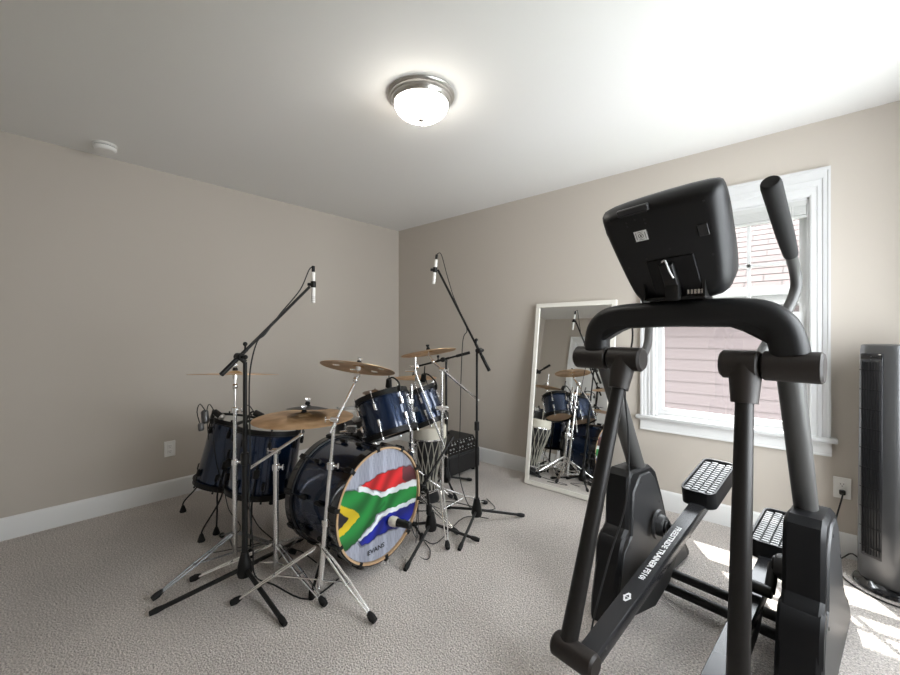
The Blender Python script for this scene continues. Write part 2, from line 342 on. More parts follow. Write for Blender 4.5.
for i in range(rows):
    ta, tb = i/rows, (i+1)/rows; up_ = V((0, -(z1_-z0_), y1-y0)).normalized()*.004
    pa = V((0, y0+(y1-y0)*ta, z0_+(z1_-z0_)*ta)); pb = V((0, y0+(y1-y0)*tb, z0_+(z1_-z0_)*tb))
    vs = [bm.verts.new(p) for p in (V((-5.3,0,0))+pa+up_, V((11.3,0,0))+pa+up_, V((11.3,0,0))+pb, V((-5.3,0,0))+pb, V((-5.3,0,0))+pa-up_, V((11.3,0,0))+pa-up_)]
    f = bm.faces.new(vs[:4])
    for lp_, (u, v) in zip(f.loops, ((0, i*.16), (16.6, i*.16), (16.6, (i+1)*.16), (0, (i+1)*.16))): lp_[uv].uv = (u, v)
    f = bm.faces.new((vs[4], vs[5], vs[1], vs[0]))
    for lp_ in f.loops: lp_[uv].uv = (0, i*.16)
q.ab((-5.3, y0, z0_-.05), (11.3, y0+.03, z0_-.01)); q.build('roof', 'shingle', hr, ang=5)

# ------------------------------------------------------------------ small fixtures
LX, LY = 2.12, -1.685
cl = root('ceiling_light', (LX, LY, H), 'round flush ceiling light with nickel rim and glowing glass bowl', 'light')
q = MB(); q.lathe((LX, LY, H), (0, 0, -1), [(0, 0), (.165, 0), (.168, .006), (.164, .013), (.158, .016), (.157, .024), (.150, .030), (.147, .042), (.138, .050), (.128, .050), (.128, .03), (0, .03)], 56); q.build('rim', 'nickel', cl)
q = MB(); q.lathe((LX, LY, H-.045), (0, 0, -1), [(.136, -.004)] + [(.136*math.cos(a), .082*math.sin(a)) for a in [i*math.pi/2/12 for i in range(13)]], 48); q.build('glass_bowl', 'lampglass', cl)
q = MB(); q.lathe((LX, LY, H-.120), (0, 0, -1), [(0, 0), (.014, .002), (.016, .008), (.010, .013), (.005, .016), (.008, .022), (.005, .029), (0, .031)], 16); q.build('finial', 'nickel', cl)
sd = root('smoke_detector', (.235, -2.665, H), 'small round white smoke detector on ceiling by left wall', 'smoke detector')
q = MB(); q.lathe((.235, -2.665, H), (0, 0, -1), [(0, 0), (.062, 0), (.062, .010), (.055, .012), (.055, .017), (.060, .019), (.058, .034), (.050, .042), (.02, .044), (0, .044)], 36); q.build('detector_body', 'white', sd)
q = MB(); q.ring((.235, -2.665, H-.016), (0, 0, -1), .0565, .052, -.001, .002); q.build('vent_slot', 'print', sd)
def outlet(c, X, nrm, label):
    r = root('wall_outlet', c, label, 'outlet'); X = V(X); n = V(nrm); c = V(c); Z = V((0, 0, 1))
    q = MB(); q.box(c + n*.003, (.072, .116, .006), X, Z, .003); q.build('face_plate', 'white', r)
    for s in (1, -1):
        q = MB(); q.box(c + n*.0065 + Z*s*.0195, (.030, .028, .003), X, Z, .006); f = q.build('socket', 'white', r)
        q = MB()
        for dx in (-.006, .006): q.box(c + n*.0082 + Z*(s*.0195+.003) + X*dx, (.0018, .008, .001), X, Z)
        q.cyl(c + n*.0077 + Z*(s*.0195-.008), c + n*.0088 + Z*(s*.0195-.008), .0024, n=8); q.build('slot', 'print', f)
    return r
outlet((0, -2.262, .368), (0, -1, 0), (1, 0, 0), 'white wall outlet on left wall above baseboard, nothing plugged in')
outlet((3.722, 0, .378), (1, 0, 0), (0, -1, 0), 'white wall outlet under the window corner with a black plug in it')

# leaning mirror
MX0, MX1 = 1.838, 2.515; lean = math.asin(.20/1.50); mr = root('floor_mirror', ((MX0+MX1)/2, -.2, 0), 'tall leaning mirror with thin white frame against the back wall', 'mirror')
Zm = V((0, math.sin(lean), math.cos(lean))); Nm = V((0, -math.cos(lean), math.sin(lean))); O = V(((MX0+MX1)/2, -.222, .002)); wd = MX1-MX0; hh = 1.50
q = MB(); 
for sx in (-1, 1): q.box(O + V((sx*(wd/2-.018), 0, 0)) + Zm*hh/2 + Nm*0, (.036, hh, .03), (1, 0, 0), Zm, .004)
for z in (.018, hh-.018): q.box(O + Zm*z, (wd-.06, .036, .03), (1, 0, 0), Zm, .004)
q.build('frame', 'mframe', mr)
q = MB(); q.box(O + Zm*hh/2 + Nm*.004, (wd-.06, hh-.06, .004), (1, 0, 0), Zm); q.build('mirror_glass', 'mirror', mr)
q = MB(); q.box(O + Zm*hh/2 - Nm*.008, (wd-.03, hh-.03, .004), (1, 0, 0), Zm); q.build('backing', 'plastic', mr)

# tower fan
FX, FY = 3.885, -.235; fr = root('tower_fan', (FX, FY, 0), 'tall silver and black tower fan standing at the right edge', 'fan')
fd = V((-.60, -.80, 0)); fs = V((-.8, .6, 0)); U = V((0, 0, 1))     # facing, side
def ring_f(z, k=1, kd=1):
    out = []
    for i in range(40):
        a = 2*math.pi*i/40; c, s = math.cos(a), math.sin(a); e = .62
        out.append(V((FX, FY, z)) + fs*(.105*k*math.copysign(abs(c)**e, c)) + fd*(.105*kd*k*math.copysign(abs(s)**e, s)))
    return out
q = MB(); q.rings([ring_f(z, k) for z, k in ((.035, .92), (.05, 1), (.30, 1.0), (1.15, .93), (1.175, .90), (1.18, .80))]); q.build('body', 'silver', fr)
q = MB(); q.lathe((FX, FY, 0), (0, 0, 1), [(0, 0), (.135, 0), (.140, .006), (.135, .016), (.11, .026), (.10, .036), (0, .036)], 40); q.build('base', 'gloss', fr)
q = MB(); gc = V((FX, FY, 0)) + fd*.098 + fs*.018
q.box(gc + U*.63 + fd*.002, (.085, .012, .96), fs, -fd, .004); gp = q.build('grille', 'blackhead', fr)
q = MB()
for i in range(7): q.box(gc + fs*(-.033 + i*.011) + U*.63 + fd*.009, (.0025, .006, .93), fs, -fd)
for i in range(10): q.box(gc + U*(.20 + i*.095) + fd*.0125, (.084, .003, .004), fs, -fd)
q.build('louvre', 'plastic', gp)
q = MB(); q.box(gc + U*1.105 + fd*.001, (.086, .012, .06), fs, -fd, .003); cp = q.build('control_panel', 'gloss', fr)
q = MB()
for i in range(3): q.cyl(gc + U*(1.09+i*.015) + fd*.007, gc + U*(1.09+i*.015) + fd*.0085, .003, n=8)
q.build('button', 'silver', cp)
q = MB(); q.box(V((FX, FY, 0)) - fs*.078 - fd*.01 + U*.6, (.06, .17, 1.06), fs, fd, .02); q.build('side_panel', 'gloss', fr)

# ------------------------------------------------------------------ drum kit
def dish(q, c, u, r, bell=.16, sag=.055, t=.0014, n=64, holes=None):
    """cymbal as a bell and bow profile"""
    rb = r*bell; hb = rb*.42; prof = []
    up = [(.006, hb)] + [(rb*math.sin(a), hb*math.cos(a)) for a in (.3, .6, .9, 1.15, 1.35)] + [(rb + (r-rb)*k, -sag*r*1.1*(k**1.6)) for k in ((.05, .2, .4, .6, .8, .95, 1) if not holes else [i/36 for i in range(1, 37)])]
    prof = up + [(x, z - t) for x, z in up[::-1]]
    q.lathe(c, u, prof, n)
    if holes:      # real round openings through the plate
        X, Y, D = basis(u); kill = []
        for f in q.b.faces:
            d = f.calc_center_median() - V(c); x, y = d.dot(X), d.dot(Y)
            for i in range(holes):
                a = 2*math.pi*(i+.3)/holes
                if math.hypot(x - r*.62*math.cos(a), y - r*.62*math.sin(a)) < .019: kill.append(f); break
        bmesh.ops.delete(q.b, geom=kill, context='FACES')
def cymbal(px, label, c, u, r, m='bronze', group=None, sag=.055, felt=True, holes=0, name='cymbal'):
    c = V(c); u = V(u).normalized(); ro = root(name, c, label, 'cymbal', group)
    q = MB(); dish(q, c, u, r, sag=sag, holes=holes, n=160 if holes else 64); q.build('cymbal_plate', m, ro)
    if felt:
        q = MB(); q.cyl(c + u*(r*.06), c + u*(r*.06+.018), .014, .011, bev=.003); q.build('felt', 'rubber', ro)
        q = MB(); q.cyl(c + u*(r*.06+.018), c + u*(r*.06+.03), .009, n=8); q.box(c + u*(r*.06+.03), (.030, .005, .012), basis(u)[0], basis(u)[1], .002); q.build('wing_nut', px, ro)
    return ro
def drum(ro, c, u, r, L_, nl, top='head', bot='headclear', hoop='black', lug='chrome', badge=None, shell='blue', legs=None, rods=True, badge_dir=None):
    c = V(c); u = V(u).normalized(); X, Y, D = basis(u)
    q = MB(); q.lathe(c, u, [(r, -L_/2), (r, L_/2), (r-.008, L_/2), (r-.008, -L_/2), (r, -L_/2)], 56); q.build('shell', shell, ro)
    for s, hm in ((1, top), (-1, bot)):
        q = MB(); q.lathe(c, u*s, [(0, L_/2+.004), (r-.006, L_/2+.004), (r+.001, L_/2-.004), (r+.004, L_/2-.006), (r+.004, L_/2-.012), (r+.001, L_/2-.012), (r-.004, L_/2), (0, L_/2+.002)], 56); q.build('drum_head', hm, ro)
        q = MB(); q.ring(c, u*s, r+.013, r+.0045, L_/2-.014, L_/2+.018, 56); q.ring(c, u*s, r+.018, r+.010, L_/2-.014, L_/2-.009, 56); q.build('hoop', hoop, ro)
    for i in range(nl):
        a = 2*math.pi*(i+.5)/nl; d = X*math.cos(a) + Y*math.sin(a); tn = u.cross(d)
        for s in (1, -1):
            p = c + d*(r+.009) + u*(s*(L_/2-.065)); q = MB(); q.box(p, (.018, .046, .018), tn, u, .006); lg = q.build('lug', lug, ro)
            if rods: q = MB(); q.cyl(c + d*(r+.0115) + u*(s*(L_/2-.06)), c + d*(r+.0115) + u*(s*(L_/2+.024)), .0032, n=6); q.cyl(c + d*(r+.0115) + u*(s*(L_/2+.02)), c + d*(r+.0115) + u*(s*(L_/2+.03)), .006, n=8); q.build('tension_rod', lug, lg)
    if badge_dir is not None:
        d = V(badge_dir); d = (d - u*d.dot(u)).normalized(); q = MB(); q.box(c + d*(r+.0015), (.050, .030, .003), u.cross(d), u, .0014); q.build('badge', 'silver', ro)
# bass drum
BC = V((1.921, -1.784, .345)); bn = V((.996, .086, 0)).normalized(); bs = V((-.086, .996, 0)).normalized(); BR = .281
bd = root('bass_drum', (1.74, -1.8, 0), 'blue bass drum with South African flag printed on its front head', 'drum')
c0 = BC - bn*.02; c1 = BC - bn*.40
q = MB(); q.lathe(c1, bn, [(BR, .02), (BR, .365), (BR-.008, .365), (BR-.008, .02), (BR, .02)], 72); q.build('shell', 'blue', bd)
POLY = {
'red': [(-.135,.134),(-.088,.14),(-.01,.158),(.074,.155),(.163,.150),(.242,.11),(.275,.062),(.179,.057),(.004,.059)],
'redfade': [(.162,.152),(.226,.140),(.275,.100),(.275,.051),(.20,.053),(.16,.079)],
'white1': [(-.156,.14),(-.132,.136),(-.003,.058),(.179,.058),(.285,.050),(.279,.011),(.156,.025),(.001,.032),(-.147,.112)],
'green': [(-.285,.135),(-.232,.138),(-.144,.113),(.001,.032),(.156,.025),(.285,.011),(.285,-.06),(.148,-.056),(.018,-.043),(-.036,-.047),(-.05,-.077),(-.12,-.108),(-.174,-.138),(-.227,-.148),(-.271,-.131),(-.285,-.058),(-.192,-.046),(-.153,.005),(-.209,.041),(-.29,.089)],
'yellow': [(-.29,.103),(-.243,.069),(-.15,.007),(-.144,-.013),(-.192,-.046),(-.28,-.078),(-.282,-.034),(-.221,.006),(-.255,.032),(-.29,.06)],
'black': [(-.292,.060),(-.240,.030),(-.215,.009),(-.209,-.0),(-.274,-.039),(-.29,-.04)],
'white2': [(.285,-.056),(.148,-.054),(.032,-.046),(-.023,-.052),(-.043,-.079),(-.114,-.11),(-.156,-.126),(-.132,-.151),(-.095,-.128),(-.023,-.097),(.004,-.072),(.148,-.082),(.285,-.082)],
'blue': [(.285,-.080),(.148,-.077),(.018,-.072),(-.023,-.097),(-.095,-.128),(-.156,-.136),(-.132,-.165),(-.095,-.174),(-.036,-.161),(.046,-.162),(.096,-.168),(.179,-.184),(.234,-.151),(.285,-.116)]}
def inside(p, P):
    x, y = p; r = False; j = len(P)-1
    for i in range(len(P)):
        if (P[i][1] > y) != (P[j][1] > y) and x < (P[j][0]-P[i][0])*(y-P[i][1])/(P[j][1]-P[i][1]) + P[i][0]: r = not r
        j = i
    return r
def lin(c): return tuple((v/255)**2.2 for v in c)
PC = {'red': lin((190,42,45)), 'redfade': lin((95,50,55)), 'white1': lin((215,220,222)), 'green': lin((36,116,56)), 'yellow': lin((205,178,40)), 'black': lin((45,42,48)), 'white2': lin((215,220,225)), 'blue': lin((26,38,132))}
rj = random.Random(3); plank = [rj.uniform(.78, 1.12) for _ in range(60)]
def head_col(x, y):
    k = int((x+.3)/.031); g = plank[k] * (1 + .10*math.sin(y*90 + k*5) * math.sin(x*300)); fr_ = ((x+.3)/.031) % 1
    if fr_ < .07: g *= .72
    c = tuple(v*g for v in lin((158, 162, 176)))
    jx = x + .0025*math.sin(y*60+1) + .0015*math.sin(y*140+x*90); jy = y + .0028*math.sin(x*75) + .0015*math.sin(x*160+y*60)
    e = None
    for nm in ('green', 'white1', 'white2', 'red', 'redfade', 'blue', 'yellow', 'black'):
        if inside((jx, jy), POLY[nm]): e = nm
    if e:
        fold = 1 + .40*math.sin((x*.8 - y)*42 + 2.2*math.sin(x*14)) * (.4 if e in ('white1', 'white2', 'yellow') else 1)
        if nmfold(x, y): fold *= .68
        c = tuple(v*fold*(.5 if e != 'black' and any(not any(inside((jx+dx, jy+dy), POLY[n_]) for n_ in POLY) for dx, dy in ((.005, 0), (-.005, 0), (0, .005), (0, -.005))) and abs(x) < .26 else 1) for v in PC[e])
    elif any(inside((jx+dx, jy+dy), POLY[nm]) for nm in POLY for dx, dy in ((.006, .006), (-.006, -.004))): c = tuple(v*.5 for v in c)
    return c
def nmfold(x, y): return (abs(y - .6*x + .02) < .010 and -.12 < x < .03) or (abs(y + .9*x - .03) < .006 and -.2 < x < -.05)
q = MB(); nr, na = 150, 420; bm = q.b; R_ = BR - .002
cen = bm.verts.new(BC); rows_ = []
for i in range(1, nr+1):
    rr = R_*i/nr; rows_.append([bm.verts.new(BC + bs*(rr*math.cos(2*math.pi*j/na)) + V((0, 0, rr*math.sin(2*math.pi*j/na)))) for j in range(na)])
for j in range(na): q._f((cen, rows_[0][j], rows_[0][(j+1) % na]))
for i in range(nr-1):
    for j in range(na): q._f((rows_[i][j], rows_[i+1][j], rows_[i+1][(j+1) % na], rows_[i][(j+1) % na]))
hd = q.build('drum_head', 'flag', bd); hd['label'] = 'front head printed with a torn flag on grey planks'
ca = hd.data.color_attributes.new('print', 'FLOAT_COLOR', 'POINT'); Wb = W[bd]
for i, v in enumerate(hd.data.vertices):
    p = Wb @ v.co - BC; ca.data[i].color = (*head_col(p.dot(bs), p.z), 1)
text('brand_print', 'EVANS', .034, BC + bn*.0012 + bs*(-.036) + V((0, 0, -.222)), bs, (0, 0, 1), 'print', hd, bold=.0005, shear=.0, sx=1.15)
q = MB(); q.lathe(c1, -bn, [(0, -.012), (BR-.004, -.012), (BR, -.02)], 56, ); q.build('drum_head', 'blackhead', bd)
q = MB(); q.ring(BC, bn, BR+.0105, BR+.001, -.034, .013, 72); hp = q.build('hoop', 'wood', bd); hp['label'] = 'natural wood front hoop'
q = MB(); q.ring(BC, bn, BR+.0180, BR+.0105, -.034, .009, 72); q.build('hoop_edge', 'gloss', hp)
q = MB(); q.ring(c1, bn, BR+.0165, BR+.001, -.008, .034, 72); hp = q.build('hoop', 'gloss', bd)
q = MB(); q.ring(c1, bn, BR+.012, BR+.003, .034, .037, 72); q.build('hoop_inlay', 'silver', hp)
for i in range(10):
    a = 2*math.pi*(i+.5)/10 + .1; d = bs*math.cos(a) + V((0, 0, math.sin(a))); tn = bn.cross(d)
    for s, e in ((1, BC), (-1, c1)):
        q = MB(); q.box(e + d*(BR+.021) - bn*s*.012, (.026, .052, .012), tn, bn, .004); q.box(e + d*(BR+.010) + bn*s*.011, (.022, .006, .028), tn, bn, .002)
        cw = q.build('claw', 'black', bd)
        q = MB(); q.cyl(e + d*(BR+.020) - bn*s*.02, e + d*(BR+.020) - bn*s*.13, .0035, n=6); q.build('tension_rod', 'black', cw)
        q = MB(); q.box(e + d*(BR+.012) - bn*s*.135, (.022, .05, .022), tn, bn, .007); q.build('lug', 'black', bd)
for s in (-1, 1):
    p0 = BC - bn*.10 + bs*(s*.255) + V((0, 0, -.10)); p1 = V((BC.x + .0, BC.y + s*.355, .02)) - bn*.06
    q = MB(); q.cyl(p0, p1, .007, n=10); q.cyl(p0 - V((0, 0, 0)), p0 + (p1-p0)*.2, .014, n=12); sp = q.build('spur', 'black', bd)
    q = MB(); q.cyl(p1 + V((0, 0, .02)), V((p1.x, p1.y, .0)), .011, .014, n=12); q.build('rubber_foot', 'rubber', sp)
# rack toms
ut = V((-.39, -.02, .92)); TA = at(386.5, 415, 2.45); TB = at(422, 407, 2.78)
ra = root('rack_tom', TA, 'glossy blue rack tom mounted above the bass drum, the one nearer the viewer', 'drum')
drum(ra, TA, ut, .152, .225, 6, lug='chrome', hoop='black')
rb = root('rack_tom', TB, 'dark blue rack tom with oval badge, behind the nearer rack tom', 'drum')
drum(rb, TB, (-.36, -.14, .92), .135, .215, 6, hoop='black', badge_dir=CAM - TB + CR*-1.2)
# floor toms
def floor_tom(base_c, top_c, r, feet, label):
    bc, tcn = V(base_c), V(top_c); u = (tcn-bc).normalized(); c = (bc+tcn)/2; L_ = (tcn-bc).length
    ro = root('floor_tom', (bc.x, bc.y, 0), label, 'drum'); drum(ro, c, u, r, L_, 8, hoop='black', lug='black', bot='blackhead', top='head')
    for fx, fy in feet:
        d = V((fx-bc.x, fy-bc.y, 0)).normalized(); d2 = (d - u*d.dot(u)).normalized()
        pt = c + d2*(r+.022) + u*(L_*.10); pb = bc + d2*(r+.022) - u*.015; f = V((fx, fy, .02))
        q = MB(); q.tube([pt, (pt+pb)/2, pb, pb.lerp(f, .25) + V((0, 0, -.02)), f + V((0, 0, .055)) - d*.01, f + V((0, 0, .01))], .0052, n=8, smooth=4); lg = q.build('leg', 'black', ro)
        q = MB(); q.lathe((fx, fy, 0), (0, 0, 1), [(.019, 0), (.021, .006), (.012, .035), (.008, .045), (0, .046)], 14); q.build('rubber_foot', 'rubber', lg)
        q = MB(); q.box(c + d2*(r+.015) - u*(L_*.12), (.032, .05, .03), u.cross(d2), u, .006); q.build('leg_bracket', 'black', ro)
floor_tom((.672, -2.105, .245), (.700, -2.015, .635), .176, [(.361, -2.269), (.685, -1.80), (.872, -2.225)], 'dark blue floor tom farthest left, nearest the left wall')
floor_tom((1.085, -2.045, .290), (1.100, -1.995, .648), .186, [(.900, -2.315), (1.287, -2.19), (1.07, -1.80)], 'dark blue floor tom between the left floor tom and the bass drum')
# snare drum on stand
SN = V((1.20, -1.40, .60)); sr = root('snare_drum', SN, 'shallow snare drum behind the bass drum', 'drum'); drum(sr, SN, (0, 0, 1), .178, .14, 8, hoop='chrome', shell='silver', bot='headclear')
# ------------------------------------------------------------------ stands
def tripod(ro, base_c, tips, hub, m='chrome', foot='rubber', brace_h=.10, double=True):
    """double-braced tripod: legs hinge at the hub, braces come from the foot of the column"""
    b0 = V(base_c)
    for t in tips:
        t = V((t[0], t[1], .018)); h = V((b0.x, b0.y, hub)); d = (t-h); dn = V((d.x, d.y, 0)).normalized(); sd_ = V((-dn.y, dn.x, 0)); h = h + dn*.02
        q = MB()
        mid = h.lerp(t, .52)
        for s in ((-1, 1) if double else (0,)):
            q.tube([h + sd_*s*.008, mid + sd_*s*.013, t + sd_*s*.005], 0.0052 if double else .007, n=6, smooth=0)
        q.tube([mid, V((b0.x, b0.y, brace_h)) + dn*.014], .0042, n=6, smooth=0); q.cyl(mid - sd_*.018, mid + sd_*.018, .005, n=8)
        lg = q.build('leg', m, ro)
        q = MB(); e = (t-h).normalized(); q.tube([t - e*.035, t - e*.01, V((t.x, t.y, .014)) + dn*.012], [.010, .016, .013], n=10, smooth=2); q.build('rubber_foot', foot, lg)
def tips3(c, r, a0): return [(c[0] + r*math.cos(math.radians(a0+k*120)), c[1] + r*math.sin(math.radians(a0+k*120))) for k in range(3)]
def clamp(q, p, s=.016, d=(1, 0, 0)):
    q.cyl(V(p) - V((0, 0, .016)), V(p) + V((0, 0, .016)), s, n=14, bev=.003); X = V(d).normalized(); q.cyl(V(p), V(p) + X*.032, .006, n=8); q.box(V(p) + X*.036, (.008, .028, .012), X, (0, 0, 1), .003)
def column(ro, p0, p1, r=.0125, m='chrome', joints=(.5,)):
    p0, p1 = V(p0), V(p1); q = MB(); ks = [0, *joints, 1]
    for i in range(len(ks)-1): q.cyl(p0.lerp(p1, ks[i]), p0.lerp(p1, ks[i+1]), max(r - i*.0028, .005), n=14)
    o = q.build('column', m, ro)
    for k in joints: q = MB(); clamp(q, p0.lerp(p1, k), r+.005, CR); q.build('height_clamp', m, o)
    return o
def tilter(ro, p, axis, m='chrome'):
    q = MB(); p = V(p); a = V(axis).normalized(); q.cyl(p - a*.02, p + a*.02, .015, n=14, bev=.003); q.cyl(p - V((0, 0, .028)), p, .010, n=12); q.cyl(p + a*.02, p + a*.04, .005, n=8); q.box(p + a*.042, (.006, .03, .014), a, (0, 0, 1), .002); return q.build('tilter', m, ro)
# front boom stand (holds the crash over the bass drum)
FB = V((1.884, -2.112, 0)); s1 = root('cymbal_stand', FB, 'chrome boom cymbal stand in front, feet beside bass drum head', 'stand')
ptop = at(334.5, 420, 1.90); tripod(s1, FB, [(1.647, -2.403), (2.205, -2.052), (1.70, -1.93)], .235, brace_h=.085); column(s1, FB + V((0, 0, .05)), ptop, .0135, joints=(.38, .72)); tilter(s1, ptop, CR*-1)
q = MB(); b0, b1 = at(330, 433, 1.86), at(354, 384, 2.06); q.cyl(b0, b1, .0065, n=10); q.build('boom_rod', 'chrome', s1)
cc = at(358.5, 366, 2.08); uc = (CR*.11 + CF*.27 + V((0, 0, 1))).normalized()
q = MB(); q.cyl(b1, cc - uc*.055, .006, n=10); q.cyl(cc - uc*.055, cc + uc*.035, .0042, n=10); q.ball(b1.lerp(cc - uc*.05, .5), .014); q.box(cc - uc*.045, (.03, .016, .024), CR, CF, .004); q.build('cymbal_tilter', 'chrome', s1)
q = MB(); q.cyl(cc - uc*.022, cc - uc*.004, .013, n=12); q.build('felt', 'label', s1)
cymbal('chrome', 'large bronze crash cymbal with round cut-outs above the bass drum', cc, uc, .192, holes=6, sag=.06)
# ride stand 2 (low boom, silver) and big ride over floor toms
R2 = V((1.545, -2.165, 0)); s2 = root('cymbal_stand', R2, 'short chrome boom stand under the big low ride cymbal', 'stand')
pt2 = at(279, 451, 2.055); tripod(s2, R2, [(1.955, -2.135), (1.31, -2.47), (1.36, -1.84)], .150, brace_h=.06); column(s2, R2 + V((0, 0, .04)), V((R2.x, R2.y, pt2.z)), .0135, joints=(.86,)); p_ = V((R2.x, R2.y, pt2.z)); tilter(s2, p_, CR*-1)
rc = at(304, 415.5, 2.04); b0, b1 = at(250, 468, 1.98), at(301, 435, 2.06); ur = (CR*.005 + CF*-.01 + V((0, 0, 1))).normalized()
q = MB(); q.cyl(b0, b1, .0075, n=10); q.build('boom_rod', 'chrome', s2)
q = MB(); q.ball(b1, .013); q.cyl(b1, rc - ur*.03, .006, n=10); q.cyl(rc - ur*.03, rc + ur*.05, .004, n=10); q.build('cymbal_tilter', 'chrome', s2)
cymbal('chrome', 'big copper-brown ride cymbal lying low over the floor toms', rc, ur, .245, sag=.045)
cymbal('chrome', 'small black cymbal stacked on the big low ride cymbal', rc + ur*.040 + CF*.05, (ur + CF*.16), .105, m='blackhead', sag=.13, name='splash_cymbal')
# stand 3 (left, edge-on cymbal)
R3 = at(235, 600, 2.17); R3.z = 0; s3 = root('cymbal_stand', R3, 'straight chrome cymbal stand at far left holding the thin edge-on cymbal', 'stand')
tripod(s3, R3, [(1.338, -2.632), (1.45, -2.02), (.95, -2.22)], .150, m='steel', brace_h=.05)
c3 = at(233, 373.2, 2.168); c3 = V((R3.x, R3.y, c3.z)); u3 = (CF*.0975 + CR*.00 + V((0, 0, 1))).normalized(); column(s3, R3 + V((0, 0, .03)), c3 - V((0, 0, .07)), .0125, joints=(.55, .86))
q = MB(); q.cyl(c3 - V((0, 0, .07)), c3 + u3*.04, .005, n=10); q.ball(c3 - V((0, 0, .07)), .015); q.cyl(c3 - V((0, 0, .03)), c3 - V((0, 0, .008)), .012, n=10); q.build('cymbal_tilter', 'chrome', s3)
cymbal('chrome', 'thin bronze cymbal seen edge-on at far left in front of the wall', c3, u3, .222, sag=.03)
# stand 4 (right chrome boom stand with the high crash)
R4 = V((1.776, -1.162, 0)); s4 = root('cymbal_stand', R4, 'tall chrome boom stand behind right side of bass drum with long counter rod', 'stand')
tripod(s4, R4, [(1.85, -.785), (2.05, -1.41), (1.42, -1.27)], .20, brace_h=.07); pt4 = V((R4.x, R4.y, at(443, 370, 2.646).z)); column(s4, R4 + V((0, 0, .04)), pt4, .0135, joints=(.40, .73)); tilter(s4, pt4, CR)
q = MB(); b0, b1 = at(479, 401, 2.60), at(433, 361.5, 2.67); q.cyl(b0, b1, .0078, n=10); q.build('boom_rod', 'chrome', s4)
c4 = at(428.5, 351.5, 2.68); u4 = (CR*-.15 + CF*.14 + V((0, 0, 1))).normalized()
q = MB(); q.ball(b1, .013); q.cyl(b1, c4 - u4*.03, .006, n=10); q.cyl(c4 - u4*.03, c4 + u4*.035, .0045, n=10); q.build('cymbal_tilter', 'chrome', s4)
zc = pt4.z*.41; q = MB(); q.box((R4.x, R4.y, at(443, 408, 2.646).z), (.085, .03, .028), CR, CF, .006); q.cyl(V((R4.x, R4.y, at(443, 408, 2.646).z)) - CF*.03, V((R4.x, R4.y, at(443, 408, 2.646).z)) + CF*.03, .012, n=10); q.build('multi_clamp', 'chrome', s4)
cymbal('black', 'bronze crash cymbal held highest at right, tilted up', c4, u4, .187, sag=.045)
# hi-hat
HH = at(415.5, 520, 2.90); HH.z = 0; s5 = root('hi_hat_stand', HH, 'chrome hi-hat stand rising behind the rack toms', 'stand')
tripod(s5, HH, tips3(HH, .27, 60), .24, brace_h=.08); zt = at(415, 357, 2.9).z; zh = at(415, 378, 2.9).z
column(s5, HH + V((0, 0, .04)), (HH.x, HH.y, zh-.06), .0125, joints=(.6,))
q = MB(); q.cyl((HH.x, HH.y, zh-.06), (HH.x, HH.y, zt), .0042, n=8); q.build('pull_rod', 'chrome', s5)
q = MB(); q.cyl((HH.x, HH.y, zh+.025), (HH.x, HH.y, zh+.06), .013, n=12, bev=.003); q.cyl(V((HH.x, HH.y, zh+.05)), V((HH.x, HH.y, zh+.05)) - CR*.075, .005, n=8); q.build('clutch', 'chrome', s5)
q = MB(); q.box(HH + V((-.20, 0, .03)), (.26, .085, .014), (1, 0, .12), (0, 1, 0), .004); q.build('pedal', 'black', s5)
cymbal('chrome', 'lower hi-hat cymbal behind the rack toms', (HH.x, HH.y, zh-.010), (0, 0, -1), .155, felt=False, group=None, sag=.06, name='hi_hat_cymbal')
cymbal('chrome', 'upper hi-hat cymbal behind the rack toms', (HH.x, HH.y, zh+.012), (0, 0, 1), .155, felt=False, sag=.06, name='hi_hat_cymbal')
# tom stand
TS = V((1.655, -1.325, 0)); s6 = root('tom_stand', TS, 'thick chrome stand between the two rack toms', 'stand')
tripod(s6, TS, [(1.98, -1.25), (1.48, -1.07), (1.36, -1.48)], .22, brace_h=.08); column(s6, TS + V((0, 0, .04)), TS + V((0, 0, .90)), .0155, joints=(.55,))
for tt, u_ , r_ in ((TA, ut, .152), (TB, V((-.36, -.14, .92)), .135)):
    d = V((tt.x-TS.x, tt.y-TS.y, 0)).normalized(); e = tt - d*(r_+.006); k = V((TS.x, TS.y, tt.z + .06)); q = MB()
    q.tube([k, k.lerp(e, .5) + V((0, 0, .02)), e], .0075, n=8, smooth=4); q.ball(k, .02); q.build('tom_arm', 'chrome', s6)
q = MB(); q.box(TS + V((0, 0, at(415, 452, 2.66).z)), (.05, .05, .075), CR, CF, .01); q.cyl(TS + V((0, 0, .46)) - CF*.045, TS + V((0, 0, .46)) + CR*.0, .018, n=12); q.build('pipe_clamp', 'chrome', s6)
q = MB(); q.cyl(at(444, 447, 2.60), at(416, 374, 2.62), .0065, n=10); q.build('boom_rod', 'chrome', s6)
q = MB(); q.tube([at(416, 374, 2.62), at(415, 385, 2.64), TS + V((0, 0, .90))], .006, n=8); q.build('rod_holder', 'chrome', s6)
